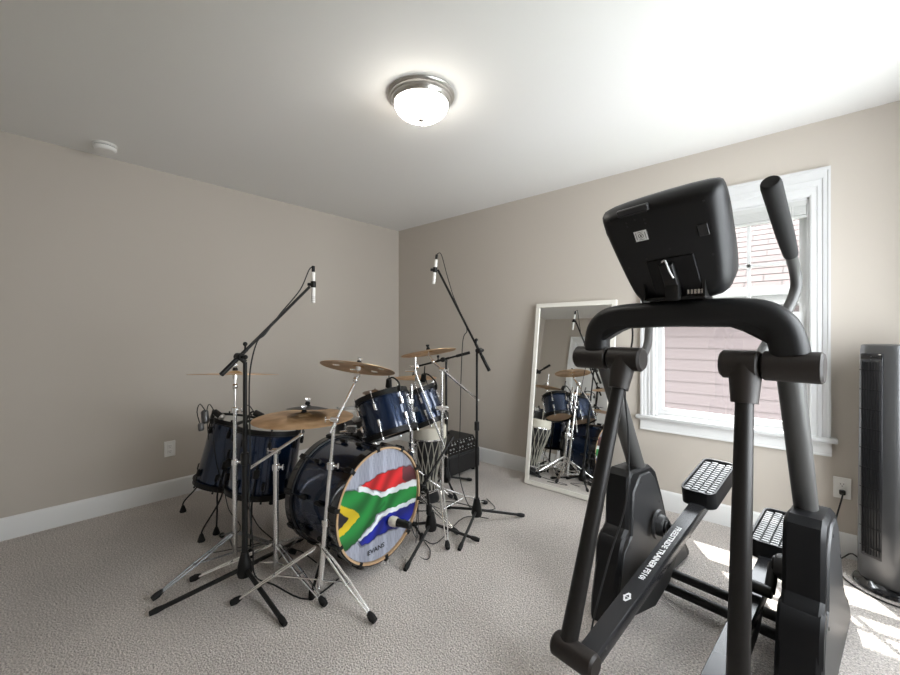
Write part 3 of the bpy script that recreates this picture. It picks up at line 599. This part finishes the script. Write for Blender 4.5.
# chrome bracket and white fittings left of the near rack tom
q = MB()
ms = root('tom_bracket', at(352, 430, 2.62), 'chrome and white clamp hardware left of the near rack tom', 'bracket')
q = MB(); a0 = at(350, 414, 2.62); q.box(a0, (.075, .05, .055), CR, V((0, 0, 1)), .015); q.box(at(357, 418, 2.6), (.05, .05, .05), (1, 0, .3), (0, 1, 0), .012); q.build('clamp_block', 'white', ms)
q = MB(); q.box(at(352, 429, 2.62), (.07, .05, .04), CR, V((0, 0, 1)), .01); q.cyl(at(340, 432, 2.62), at(372, 428, 2.62), .009, n=10); q.build('clamp_arm', 'chrome', ms)
q = MB(); e_ = at(352, 429, 2.62); q.cyl((e_.x, e_.y, .0), (e_.x, e_.y, e_.z), .011, n=12); q.build('post', 'black', ms)
q = MB()
for k in range(3): 
    a = math.radians(30+120*k); q.tube([(e_.x, e_.y, .14), (e_.x+.19*math.cos(a), e_.y+.19*math.sin(a), .012)], .008, n=8, smooth=0)
q.build('foot', 'black', ms)
sp_c = at(375, 391, 2.74); spc = root('splash_cymbal', sp_c, 'small dark bronze splash cymbal behind the near rack tom', 'cymbal')
q = MB(); dish(q, sp_c, V((.05, -.05, 1)), .085, bell=.3, sag=.12); q.build('cymbal_plate', 'dkbronze', spc)
q = MB(); q.tube([sp_c + V((0, 0, .02)), sp_c - V((0, 0, .06)), V((TS.x, TS.y, .84))], .005, n=8); q.build('mounting_rod', 'chrome', spc)
# goblet drum with rope net
GD = at(428, 520, 2.98); GD.z = 0; g1 = root('goblet_drum', GD, 'ivory goblet drum with diamond rope net under the right cymbals', 'drum')
q = MB(); q.lathe(GD, (0, 0, 1), [(0, 0), (.085, 0), (.085, .02), (.060, .10), (.062, .20), (.10, .33), (.128, .43), (.132, .545), (.128, .545), (.128, .5), (0, .5)], 40); q.build('shell', 'blackhead', g1)
q = MB(); q.lathe(GD, (0, 0, 1), [(.134, .465), (.136, .475), (.136, .548), (.130, .556), (0, .556), (0, .55), (.128, .548), (.132, .465)], 40); q.build('drum_head', 'ivory', g1)
def gr_(z): 
    P_ = [(.02, .089), (.10, .066), (.20, .067), (.33, .106), (.43, .134), (.47, .138)]
    for (a, b_), (c_, d_) in zip(P_, P_[1:]):
        if z <= c_: return b_ + (d_-b_)*(z-a)/(c_-a)
    return .138
q = MB(); nn = 16
for i in range(nn):
    for sg in (1, -1):
        pts = []
        for k in range(9):
            z = .08 + .39*k/8; a = 2*math.pi*(i + sg*(k/8)*1.5)/nn; pts.append(GD + V((gr_(z)*math.cos(a), gr_(z)*math.sin(a), z)))
        q.tube(pts, .0035, n=5, smooth=0)
q.build('rope_net', 'rope', g1)
q = MB(); q.ring(GD, (0, 0, 1), .142, .133, .463, .475, 36); q.ring(GD, (0, 0, 1), .074, .066, .075, .09, 30); q.build('ring', 'chrome', g1)

# amplifier
AX, AY = 1.34, -.62; am = root('amplifier', (1.17, -.40, 0), 'black combo amplifier on the floor near the back corner', 'amplifier')
q = MB(); q.prism([(-.17, .03), (.17, .03), (.17, .19), (.10, .30), (-.17, .30)], (1.17, -.405, 0), (1, 0, 0), (0, 0, 1), .44, .008); q.build('cabinet', 'amp', am)
pn = V((.115, 0, .07)).normalized(); pz = V((-.07, 0, .115)).normalized(); pc = V((1.17+.137, -.405, .2495))
q = MB(); q.box(pc, (.40, .115, .006), (0, 1, 0), pz, .002); pp = q.build('control_panel', 'gloss', am)
for j, z in enumerate((.025, -.012)):
    for i in range(9): q = MB(); q.cyl(pc + V((0, -.16+i*.04, 0)) + pz*z, pc + V((0, -.16+i*.04, 0)) + pz*z + pn*.014, .008, n=10, bev=.002); q.build('knob', 'knob' if (i+j) % 3 else 'plastic', pp)
q = MB()
for i in range(18): q.box(pc + V((0, -.17+i*.02, 0)) + pz*(.044 if i % 2 else -.036) + pn*.004, (.010, .003, .001), (0, 1, 0), pz)
q.build('panel_marks', 'whiteprint', pp)
q = MB(); q.box((1.343, -.405, .11), (.40, .14, .006), (0, 1, 0), (0, 0, 1), .002); q.build('speaker_grille', 'blackhead', am)
for sx in (-.13, .13):
    for sy in (-.17, .17): q = MB(); q.cyl((1.17+sx, -.405+sy, 0), (1.17+sx, -.405+sy, .032), .016, .02, n=12); q.build('foot', 'rubber', am)
q = MB(); q.tube([(1.08, -.405-.08, .298), (1.08, -.405-.06, .32), (1.08, -.405+.06, .32), (1.08, -.405+.08, .298)], .009, n=8); q.build('handle', 'rubber', am)

# ------------------------------------------------------------------ microphone stands
def mic_stand(name, c, tips, top, label, hub=.14, r=.011, boom=None, tophub=True, m='black', lr=.0085):
    c = V((c[0], c[1], 0)); ro = root(name, c, label, 'stand')
    for t in tips:
        t = V((t[0], t[1], .012)); d = (t - c).normalized(); q = MB(); h = c + V((0, 0, .085)) + d*.02
        q.tube([h, t], lr, n=10, smooth=0); lg = q.build('leg', m, ro)
        q = MB(); q.tube([t - (t-h).normalized()*.035, t - (t-h).normalized()*.01, t + (t-h).normalized()*.015 + V((0, 0, 0))], [.011, .0135, .011], n=10, smooth=0); q.build('rubber_foot', 'rubber', lg)
    q = MB(); q.lathe(c, (0, 0, 1), [(0, .045), (.030, .05), (.036, .07), (.030, .11), (.020, .15), (.017, .165), (0, .165)], 18); q.build('hub', m, ro)
    top = V(top); q = MB(); mid = c.lerp(top, .55) + V((0, 0, .02)); q.cyl(c + V((0, 0, .05)), mid, r, n=14); q.cyl(mid, top, r*.72, n=12)
    q.cyl(mid - V((0, 0, .03)), mid + V((0, 0, .03)), r+.006, n=14, bev=.004); q.build('column', m, ro)
    if boom:
        b0, b1 = V(boom[0]), V(boom[1]); q = MB(); d = (b1-b0).normalized(); q.cyl(b0, b1, .0078, n=10); q.cyl(b0, b0 + d*.11, .0115, n=12, bev=.002); kk = (top - b0).dot(d)
        q.cyl(b0 + d*(kk-.05), b0 + d*(kk+.05), .0095, n=12); q.build('boom_arm', m, ro)
        X = d.cross(V((0, 0, 1))).normalized(); q = MB(); pp_ = b0 + d*kk; q.cyl(pp_ - X*.022, pp_ + X*.022, .019, n=16, bev=.004); q.cyl(pp_, top, .012, n=12); q.cyl(pp_ + X*.022 , pp_ + X*.05, .006, n=8); q.ball(pp_ + X*.052, .011)
        q.cyl(pp_ + d*.04, pp_ + d*.04 + V((0, 0, .03)), .005, n=8); q.ball(pp_ + d*.04 + V((0, 0, .034)), .011, sc_=(1, 1, 1)); q.build('boom_clutch', m, ro)
    return ro
def pencil_mic(top, bot, label, clip_at=.4):
    t, b_ = V(top), V(bot); ro = root('microphone', t.lerp(b_, .5), label, 'microphone'); d = (b_-t).normalized(); q = MB(); Ln = (b_-t).length
    q.cyl(t, t + d*Ln*.42, .0105, n=14, bev=.002); q.cyl(t + d*Ln*.42, t + d*Ln*.46, .0085, n=12); q.cyl(t + d*Ln*.46, b_, .0115, n=14, bev=.003); q.build('body', 'white', ro)
    q = MB()
    for k in (.80, .86, .92): q.ring(t + d*Ln*k, d, .0119, .0105, 0, .003, 14)
    q.build('vent_ring', 'nickel', ro)
    q = MB(); p = t + d*Ln*clip_at; q.cyl(p - d*.018, p + d*.018, .015, n=14, bev=.003); q.box(p + CR*(-.018 if clip_at > .3 else .0), (.028, .018, .02), CR, V((0, 0, 1)), .004); q.build('clip', 'black', ro)
    q = MB(); q.cyl(t - d*.035, t, .009, n=12, bev=.002); q.build('connector', 'black', ro)
    return ro
def cable(label, pts, r=.0032, name='cable', m='cable'):
    q = MB(); q.tube(pts, r, n=6, smooth=5); o = q.build(name, m, None, loc=V(pts[0])); tag(o, label, 'cable'); return o
# left overhead
C1 = V((1.530, -2.312, 0)); t1 = V((1.535, -2.312, at(245, 362, 1.95).z)); B0, B1 = at(221, 375, 1.86), at(309.5, 287, 2.28)
mic_stand('microphone_stand', C1, [(1.444, -2.660), (1.930, -2.309), (1.335, -1.918)], t1, 'black boom microphone stand at left, boom reaching up to the right', boom=(B0, B1), r=.0135, lr=.0105)
p0 = at(313.3, 272, 2.29); p1 = at(313.3, 303, 2.29); pencil_mic(p0, p1, 'white pencil microphone hanging from the left boom')
X_ = (B1-B0).normalized()
cable('black cable clipped along the left boom and its column', [p0 - V((0, 0, -.03)), at(309, 270, 2.28), at(300, 290, 2.24), B0.lerp(B1, .62) + V((0, 0, .012)), B0.lerp(B1, .45) + V((0, 0, -.016)), B0.lerp(B1, .36) + V((0, 0, -.014)), t1 + CR*.026 + V((0, 0, -.03)), t1 + CR*.020 + V((0, 0, -.2)), t1 + CR*.026 + V((0, 0, -.45)), C1 + CR*.020 + V((0, 0, .45)), C1 + CR*.04 + V((0, 0, .2)), C1 + CR*.05 + V((.0, 0, .05)), C1 + CR*.14 - CF*.0 + V((0, 0, .006)), (1.86, -2.16, .005), (1.83, -1.98, .005)], .0038)
# right overhead
C2 = V((1.978, -1.048, 0)); t2 = V((1.978, -1.046, at(477, 352, 2.6).z)); B0, B1 = at(489.5, 371, 2.55), at(438, 270, 2.74)
mic_stand('microphone_stand', C2, [(2.148, -.772), (2.104, -1.364), (1.689, -1.017)], t2, 'tall black boom microphone stand between drum kit and mirror', boom=(B0, B1), r=.0105)
p0 = at(436.3, 259.5, 2.75); p1 = at(433.5, 284, 2.75); pencil_mic(p0, p1, 'white pencil microphone on the right-hand boom', .42)
cable('black cable drooping from the right boom to the carpet', [p0 + V((0, 0, .03)), at(441, 254, 2.74), at(447, 275, 2.72), at(453, 295, 2.70), B0.lerp(B1, .55) + V((.0, 0, .01)), B0.lerp(B1, .42) + V((0, 0, -.02)), at(463, 340, 2.64), at(461, 380, 2.66), at(460, 430, 2.68), at(459, 470, 2.68), at(466, 500, 2.62), at(477, 516, 2.60)], .003)
# kick mic stand
C3 = V(at(431, 538.5, 2.41)); C3.z = 0; t3 = at(427.5, 492, 2.40); B0, B1 = at(453, 437, 2.52), at(402.5, 519, 2.30)
mic_stand('microphone_stand', C3, [(2.022, -1.70), (2.118, -1.225), (1.70, -1.345)], t3, 'short black microphone stand in front of the flag drum head', boom=(B1, B0), r=.012)
km = root('microphone', at(398, 523, 2.24), 'stubby dark microphone with pale grille aimed at the flag drum head', 'microphone'); k0, k1 = at(391.5, 524, 2.24), at(409, 524.5, 2.28)
ax = (V((-.9, -.25, 0)).normalized()); kc = at(399.5, 523, 2.10); q = MB(); q.cyl(kc + ax*.03, kc - ax*.07, .021, .018, n=18, bev=.004); q.build('body', 'black', km)
q = MB(); q.lathe(kc + ax*.03, ax, [(.024, -.02), (.027, -.005), (.027, .02), (.020, .03), (0, .032)], 20); q.build('grille', 'ivory', km)
q = MB(); q.tube([kc - ax*.04, kc - ax*.05 + V((0, 0, .01)), B1], .007, n=8); q.build('clip', 'black', km)
cable('thin black cable coiled on carpet under the kick microphone', [kc - ax*.07, kc - ax*.11 + V((0, 0, -.05)), at(418, 500, 2.36), at(416, 545, 2.36) + V((0, 0, .02)), at(419, 556, 2.22), at(428, 559, 2.18), at(430, 550, 2.26), at(424, 540, 2.36) + V((0, 0, .0)), (1.96, -1.40, .006), (1.87, -1.05, .006), (2.0, -.95, .006)], .0028)
# fourth stand behind
C4 = V((1.425, -.735, 0)); t4 = V((1.425, -.735, at(446, 361, 3.19).z)); B0, B1 = at(470, 352.5, 3.05), at(417, 366.5, 3.12)
mic_stand('microphone_stand', C4, [(1.636, -.86), (1.36, -.98), (1.47, -.49)], t4, 'black boom microphone stand behind the right chrome cymbal stand', boom=(B0, B1), r=.013)
hm = root('microphone', B1, 'small black microphone above the hi-hat cymbals', 'microphone'); q = MB(); d = V((-.2, -.3, -1)).normalized(); q.cyl(B1 + V((0, 0, .02)), B1 + d*.10, .012, n=14, bev=.003); q.build('body', 'black', hm)
q = MB(); q.ball(B1, .022); q.box(B1 - CR*.03, (.06, .016, .016), CR, V((0, 0, 1)), .004); q.build('clip', 'chrome', hm)
# clip-on tom microphones
def clip_mic(p, aim, label, m='black', base_=None):
    p = V(p); aim = V(aim).normalized(); ro = root('tom_microphone', p, label, 'microphone'); q = MB(); q.cyl(p, p + aim*.055, .017, .020, n=16, bev=.004); q.build('body', m, ro)
    q = MB(); q.lathe(p + aim*.055, aim, [(.020, 0), (.021, .008), (.014, .018), (0, .02)], 16); q.build('grille', 'nickel', ro)
    q = MB(); b_ = V(base_); q.tube([p, p.lerp(b_, .4) + V((0, 0, .03)), b_ + V((0, 0, .03)), b_ - V((0, 0, .02))], .005, n=8); q.box(b_ - V((0, 0, .0)), (.02, .02, .03), CR, CF, .003); q.build('clamp', 'black', ro)
    q = MB(); q.tube([p - aim*.0, p - aim*.03 + V((0, 0, .02)), p - aim*.05 + V((0, 0, .0)), p - aim*.06 + V((0, 0, -.07)), b_ + V((0, 0, -.12)) + CR*-.02], .0028, n=6); q.build('lead', 'cable', ro)
rim = TA + ut*.14
clip_mic(at(389, 379, 2.42), (-.3, .2, -1), 'black clip-on microphone at the top rim of the near rack tom', base_=at(399, 388, 2.33))
clip_mic(at(424, 374, 2.74), (-.3, .1, -1), 'black clip-on microphone on the rear rack tom', base_=at(436, 387, 2.70))
clip_mic(at(214, 411, 2.52), (.6, .5, -.6), 'black clip-on microphone at left rim of the farthest left floor tom', base_=at(212, 421, 2.50))
clip_mic(at(254, 412, 2.25), (.4, .6, -.5), 'black clip-on microphone over the middle floor tom', base_=at(246, 427, 2.24))
tr = root('drum_trigger', at(203, 418, 2.5), 'silver drum trigger clamp on left rim of the farthest left floor tom', 'clamp'); q = MB(); q.box(at(205, 417, 2.52), (.045, .035, .085), (1, .1, .3), (0, 1, 0), .01); q.box(at(201, 427, 2.5), (.035, .03, .05), (1, 0, .3), (0, 1, 0), .008); q.build('clamp_body', 'silver', tr)
q = MB(); q.tube([at(206, 412, 2.5), at(200, 404, 2.5), at(197, 412, 2.5), at(200, 424, 2.5)], .003, n=6); q.build('lead', 'cable', tr)
cable('black cable hanging down in front of the floor toms', [at(247, 430, 2.2), at(244, 470, 2.15), at(246, 500, 2.15), at(252, 515, 2.2), at(262, 530, 2.25), (1.36, -2.02, .006), (1.45, -1.98, .005), (1.62, -1.98, .005)], .0032)
cable('black cable looping below the farthest left floor tom', [at(213, 428, 2.47), at(216, 460, 2.46), at(224, 490, 2.44), at(229, 510, 2.42), at(240, 530, 2.36), (1.08, -2.33, .005), (1.22, -2.0, .005)], .003)
cable('thin black cable running along the carpet behind the right stands', [(1.47, -1.12, .005), (1.62, -.93, .005), (1.78, -.88, .005), (1.9, -.86, .005), (1.94, -.79, .005), (1.80, -.70, .005)], .003)

# ------------------------------------------------------------------ elliptical trainer
ang = math.atan2(-.1304, .9915); EM = V((3.232, -1.514, 0))
el = root('elliptical_trainer', EM, 'large black elliptical trainer standing in front of the window', 'exercise machine', rz=ang)
def e(a, f, h): return V((a, -f, h))      # sideways, towards the viewer, up (local)
def EB(q, name, m, parent=el, **k): return q.build(name, m, parent, world=False, **k)
prof = [(-.06, .005), (-.065, .09), (-.10, .22), (-.135, .32), (-.15, .355), (-.185, .38), (-.195, .56), (-.205, .60), (-.235, .622), (-.42, .612), (-.48, .575), (-.55, .45), (-.62, .30), (-.74, .19), (-.86, .11), (-.92, .04), (-.92, .005)]
for s in (-1, 1):
    # housing: dark front shield and grey side panel
    q = MB(); q.prism([(-f, h) for f, h in prof][::-1], e(s*.314, 0, 0), (0, 1, 0), (0, 0, 1), .108, .012); hs = EB(q, 'side_housing', 'shroudb')
    q = MB(); q.prism([(-f, h) for f, h in [(-.085, .012), (-.105, .17), (-.145, .30), (-.215, .345), (-.232, .53), (-.30, .595), (-.40, .59), (-.46, .545), (-.53, .43), (-.60, .285), (-.72, .17), (-.84, .09), (-.88, .03), (-.88, .012)]][::-1], e(s*.314, 0, 0), (0, 1, 0), (0, 0, 1), .120, .008); EB(q, 'side_panel', 'shroud', hs)
    q = MB(); q.cyl(e(-s*0+s*.238, -.44, .335), e(s*.228, -.44, .335), .068, .064, n=40); q.cyl(e(s*.236, -.44, .335), e(s*.20, -.44, .335), .05, .045, n=28, bev=.005); EB(q, 'crank_cover', 'shroud', hs)
    q = MB(); q.cyl(e(s*.215, -.44, .335), e(s*.190, -.44, .335), .034, n=20, bev=.004); q.tube([e(s*.195, -.44, .335), e(s*.195, -.36 if s > 0 else -.53, .26 if s > 0 else .30)], .018, n=12, smooth=0); q.cyl(e(s*.205, -.36 if s > 0 else -.53, .26 if s > 0 else .30), e(s*.13, -.36 if s > 0 else -.53, .26 if s > 0 else .30), .022, n=16, bev=.004); EB(q, 'crank_arm', 'black')
    q = MB(); q.prism([(-f, h) for f, h in [(-.16, .20), (-.105, .20), (-.115, .30), (-.14, .345), (-.17, .360), (-.21, .355)]][::-1], e(s*.314, -.0, .0), (0, 1, 0), (0, 0, 1), .116, .01); EB(q, 'front_shield', 'shroudb', hs)
    q = MB()
    for fz in ((-.30, .56), (-.50, .42), (-.20, .30)): q.cyl(e(s*.2545, fz[0], fz[1]), e(s*.253, fz[0], fz[1]), .006, n=10); q.cyl(e(s*.3765, fz[0], fz[1]), e(s*.375, fz[0], fz[1]), .006, n=10)
    EB(q, 'screw', 'print', hs)
    # upright
    q = MB(); q.tube([e(s*.300, -.375, .58), e(s*.300, -.065, 1.13)], 1, prof=rrect(.080, .066, .03, 5), smooth=0, up=(1, 0, 0)); EB(q, 'upright', 'tubegrey')
    # pivot barrel
    q = MB(); q.cyl(e(s*.248, 0, 1.132), e(s*.388, 0, 1.132), .0455, n=36, bev=.006); pv = EB(q, 'pivot_barrel', 'cast')
    q = MB(); q.cyl(e(s*.31, .03, 1.169), e(s*.31, .031, 1.172), .004, n=8); EB(q, 'screw', 'print', pv)
    q = MB(); q.cyl(e(s*(.112 if s < 0 else .138), 0, 1.132), e(s*.244, 0, 1.132), .0455, n=36, bev=.008)
    # swing arm
    bf, bh = (.335, .155) if s < 0 else (.165, .150); ab = s*.222; at_ = s*(.185 if s < 0 else .203)
    d = (e(ab, bf, bh) - e(at_, 0, 1.132)).normalized(); p0 = e(at_, 0, 1.132)
    q.tube([p0, p0 + d*.05, p0 + d*.12], [.047, .042, .036], n=20, smooth=0); tj = EB(q, 'arm_joint', 'cast')
    q = MB(); q.tube([p0 + d*.10, e(ab, bf, bh) - d*.0], [.0245, .028, .030], n=18, smooth=0); EB(q, 'swing_arm', 'tube')
    q = MB(); q.cyl(e(s*.270, bf, bh), e(s*.115, bf, bh), .040, n=28, bev=.008); EB(q, 'lower_joint', 'cast')
    # pedal bar
    ef, eh = (-.70, .392) if s < 0 else (-.70, .238); b0 = e(s*.152, bf-.01, bh+.005); b1 = e(s*.137, ef, eh); q = MB(); dd = (b1-b0); q.box((b0+b1)/2, (.066, dd.length, .052), (1, 0, 0), dd, .006); pb = EB(q, 'pedal_bar', 'bar')
    # side plate below the bar
    dn = dd.normalized(); nn_ = V((1, 0, 0)).cross(dn); nn_ = nn_ if nn_.z > 0 else -nn_
    mid = b0.lerp(b1, .44); q = MB(); q.prism([(-.20, .0), (.22, .0), (.12, -.075), (-.02, -.085)], mid - nn_*.02, dn, nn_, .05, .006); EB(q, 'bar_bracket', 'plastic', pb)
    # pedal tray
    pl, pw = .36, .150; pc_ = b1.lerp(b0, .0) + dn*.13 + nn_*.055 + V((s*-.0, 0, 0)); q = MB(); oc = rrect(pw, pl, .035, 5); ic = rrect(pw-.016, pl-.016, .03, 5)
    def ringp(pts, z): return [pc_ + V((1, 0, 0))*x + dn*y + nn_*(z + (.012 if y < -pl*.2 else 0)*0) for x, y in pts]
    q.rings([ringp(oc, -.045), ringp(oc, .035), ringp(ic, .035), ringp(ic, .008)]); pt_ = EB(q, 'pedal', 'plastic')
    q = MB()
    for i in range(4):
        for j in range(15):
            x = -pw/2+.026 + i*(pw-.052)/3; y = -pl/2+.030 + j*(pl-.06)/14; q.box(pc_ + V((x, 0, 0)) + dn*(y + (.005 if i % 2 else -.005)) + nn_*.020, (.028, .012, .016), (1, 0, 0), dn, .002)
    tr_ = EB(q, 'pedal_tread', 'tread', pt_)
    # moving handle, turning with its arm about the pivot
    th = math.radians(-13.0) if s < 0 else 0.0
    def hr_(a, f, h): f2 = f*math.cos(th) + (h-1.132)*math.sin(th); h2 = (h-1.132)*math.cos(th) - f*math.sin(th); return e(s*a, f2, 1.132 + h2)
    q = MB(); q.tube([hr_(.20, -.01, 1.132), hr_(.205, -.16, 1.15), hr_(.225, -.28, 1.24), hr_(.255, -.35, 1.33), hr_(.270, -.375, 1.40), hr_(.272, -.34, 1.455), hr_(.273, -.24, 1.515)], .0175, n=14, smooth=5); hb = EB(q, 'handle', 'tubegrey')
    q = MB(); q.tube([hr_(.273, -.262, 1.502), hr_(.273, -.17, 1.555), hr_(.274, -.05, 1.62), hr_(.275, .035, 1.666), hr_(.275, .052, 1.675)], [.021, .025, .026, .027, .022], n=20, smooth=5); EB(q, 'grip', 'rubber', hb)
# text on the left pedal bar
b0 = e(-.152, .325, .160); b1 = e(-.137, -.70, .392); dd = (b1-b0).normalized(); nn_ = V((1, 0, 0)).cross(dd); nn_ = nn_ if nn_.z > 0 else -nn_
text('bar_lettering', 'FREESTRIDE TRAINER FS10i', .030, b0.lerp(b1, .56) + nn_*.0268, -dd, V((1, 0, 0)), 'whiteprint', el, bold=.0006, world=False, sx=1.08)
q = MB()
lc = b0.lerp(b1, .27) + nn_*.0268
for sg in (-1, 1):
    q.prism([(sg*.002, -.013), (sg*.022, -.0045), (sg*.022, .0045), (sg*.002, .013), (sg*.002, .007), (sg*.014, .0), (sg*.002, -.007)][::sg], lc, -dd, V((1, 0, 0)), .0006)
q.box(lc - dd*.0, (.003, .03, .0006), -dd, V((1, 0, 0))); EB(q, 'bar_emblem', 'whiteprint')
# yoke
q = MB(); YP = [e(-.300, -.005, 1.165), e(-.300, -.005, 1.205), e(-.288, -.005, 1.25), e(-.25, -.004, 1.284), e(-.19, -.002, 1.296), e(-.09, 0, 1.299), e(0, 0, 1.301), e(.09, 0, 1.299), e(.19, -.002, 1.296), e(.25, -.004, 1.284), e(.288, -.005, 1.25), e(.305, -.005, 1.205), e(.312, -.005, 1.165)]
q.tube(YP, 1, prof=rrect(.094, .084, .034, 6), smooth=4, up=(0, 1, 0)); yk = EB(q, 'yoke', 'plastic')
for s in (-1, 1):
    q = MB(); q.prism([(s*.085, 1.285), (s*.20, 1.280), (s*.285, 1.255), (s*.285, 1.185), (s*.255, 1.205), (s*.20, 1.238), (s*.14, 1.262)][::-s], e(0, 0, 0), (1, 0, 0), (0, 0, 1), .058, .008); EB(q, 'gusset', 'plastic', yk)
q = MB(); q.box(e(.03, .005, 1.266), (.10, .03, .012), bev=.003); EB(q, 'cable_clip', 'black', yk)
# console
cn = e(0, .84, -.54).normalized(); ct = e(0, .54, .84).normalized(); cc_ = e(.006, .074, 1.515)    # back normal, up along its face
ct0 = ct; ro_ = math.radians(2.6); ct = (ct0*math.cos(ro_) - V((1, 0, 0))*math.sin(ro_)).normalized(); cx_ = (V((1, 0, 0))*math.cos(ro_) + ct0*math.sin(ro_)).normalized()
def outline(k=1, inset=0):
    Pn = [(-.115, -.195), (.115, -.195), (.156, -.160), (.170, -.08), (.180, .02), (.192, .165), (.170, .192), (-.170, .192), (-.192, .165), (-.178, .02), (-.166, -.08), (-.152, -.165)]
    out = []; n_ = len(Pn)
    for i in range(n_):       # Chaikin-like rounding
        a, b_ = V((*Pn[i], 0)), V((*Pn[(i+1) % n_], 0))
        for t in (.2, .4, .6, .8): out.append(a.lerp(b_, t))
    for _ in range(2): out = [(out[i-1] + out[i]*2 + out[(i+1) % len(out)])/4 for i in range(len(out))]
    return [(p.x*k, p.y*k) for p in out]
q = MB(); q.rings([[cc_ + cx_*x + ct*y + cn*(z if z > -.02 else z*(1.35 - y*2.6)) for x, y in outline(k)] for z, k in ((-.052, .90), (-.055, .97), (-.045, 1.0), (-.012, 1.01), (.012, .985), (.030, .93), (.040, .86), (.042, .80))]); co = EB(q, 'console', 'plastic', ang=50)
q = MB(); q.box(cc_ - cn*.0765, (.26, .22, .003), cx_, (ct + cn*.14), .001); EB(q, 'screen', 'gloss', co)
q = MB(); q.box(cc_ + cn*.043 + ct*(-.085) + e(.01, 0, 0), (.150, .150, .008), cx_, ct, .003); bk = EB(q, 'back_plate', 'shroudb', co)
q = MB(); q.box(cc_ + cn*.036 + ct*.172 + e(-.06, 0, 0), (.105, .022, .016), cx_, ct, .003); q.box(cc_ + cn*.043 + ct*.160 + e(-.06, 0, 0), (.09, .004, .006), cx_, ct); EB(q, 'tablet_latch', 'shroud', co)
q = MB()
for x, y in ((-.06, .140), (-.09, .135), (-.03, .135), (-.09, .122), (-.03, .122), (.146, .152), (-.146, .152), (.136, -.02), (.02, .02), (-.130, -.03), (.08, -.005), (-.06, -.005)): q.cyl(cc_ + cn*.028 + ct*y + e(x, 0, 0), cc_ + cn*(.0425) + ct*y + e(x, 0, 0), .0035, n=8)
EB(q, 'screw', 'print', co)
q = MB(); q.box(cc_ + cn*.0405 + ct*.065 + e(.128, 0, 0), (.028, .038, .008), cx_, ct, .002); EB(q, 'port', 'blackhead', co)
lc = cc_ + cn*.0428 + ct*.082 + e(-.055, 0, 0); q = MB(); q.box(lc, (.042, .036, .0012), cx_, ct, .0005); lb = EB(q, 'sticker', 'label', co)
q = MB(); q.ring(lc + cn*.0008, cn, .0085, .0070, 0, .0005, 20); q.box(lc + cn*.001, (.004, .008, .0005), cx_, ct)
for x in (-.015, .015): q.box(lc + cn*.001 + e(x, 0, 0), (.0015, .024, .0005), cx_, ct)
for y in (-.013, .013): q.box(lc + cn*.001 + ct*y, (.018, .0012, .0005), cx_, ct)
EB(q, 'symbol', 'print', lb)
# console mount
q = MB(); q.box(e(.012, .01, 1.352), (.19, .075, .012), bev=.003); q.box(e(.012, .055, 1.385), (.045, .03, .085), (1, 0, 0), e(0, 1, 0) if False else (0, 1, 0), .006)
q.box(cc_ + cn*.052 + ct*(-.09) + e(.012-.012, 0, 0), (.045, .13, .02), (1, 0, 0), ct, .005)
for sx in (-.085, .105): q.box(e(sx, .02, 1.380), (.006, .07, .060))
EB(q, 'console_mount', 'black')
q = MB(); q.tube([cc_ + cn*.05 + ct*(-.020) + e(-.012, 0, 0), cc_ + cn*.066 + ct*(-.010) + e(.006, 0, 0), cc_ + cn*.072 + ct*(-.045) + e(.012, 0, 0), cc_ + cn*.066 + ct*(-.075) + e(.016, 0, 0)], .003, n=6); EB(q, 'console_lead', 'label', co)
q = MB()
for i in range(5): q.cyl(e(.055+i*.011, .045, 1.362), e(.055+i*.011, .045, 1.378), .0045, n=8, bev=.001)
EB(q, 'connector_plugs', 'chrome', co)
# floor frame
q = MB()
for f in (-.47, -.60): q.cyl(e(-.25, f, .045), e(.25, f, .045), .021, n=14)
EB(q, 'cross_tube', 'black')
q = MB()
for s in (-1, 1):
    for f in (-.08, -.86): q.cyl(e(s*.305, f, 0), e(s*.305, f, .02), .022, n=14)
EB(q, 'leveling_foot', 'rubber')
# loose cable from the yoke's left end
q = MB(); q.tube([e(-.17, -.03, 1.27), e(-.20, -.10, 1.20), e(-.235, -.11, 1.0), e(-.225, -.12, .8), e(-.215, -.08, .55), e(-.23, .03, .35), e(-.23, .15, .16), e(-.225, .20, .01), e(-.25, .05, .008)], .0036, n=6, smooth=5); EB(q, 'hanging_lead', 'cable')
# power cord with plug
pw = root('power_cord', (3.722, -.02, .358), 'black power cord plugged into the outlet by the window', 'cord')
q = MB(); q.box((3.722, -.022, .3585), (.026, .026, .024), bev=.005); q.build('plug', 'cable', pw)
q = MB(); q.tube([(3.722, -.036, .3585), (3.720, -.06, .345), (3.705, -.08, .28), (3.68, -.09, .15), (3.66, -.10, .02), (3.63, -.16, .006), (3.61, -.40, .006), (3.60, -.55, .006)], .0038, n=6, smooth=5); q.build('lead', 'cable', pw)
q = MB(); q.tube([(3.80, -.10, .03), (3.76, -.06, .05), (3.73, -.05, .02), (3.70, -.12, .006), (3.72, -.30, .006), (3.85, -.42, .006), (4.0, -.40, .006)], .0036, n=6, smooth=5); o = q.build('cable', 'cable', None, loc=V((3.80, -.10, .03))); tag(o, 'black fan cable lying on the carpet behind the tower fan', 'cable')

for o in list(col.objects):
    if o.parent is None and 'category' in o.keys():
        g = {'cymbal': 'cymbals of the drum kit', 'drum': 'drums of the kit', 'stand': 'stands around the drum kit', 'microphone': 'microphones on the drum kit', 'cable': 'loose black cables', 'outlet': 'wall outlets'}.get(o['category'])
        if g: o['group'] = g
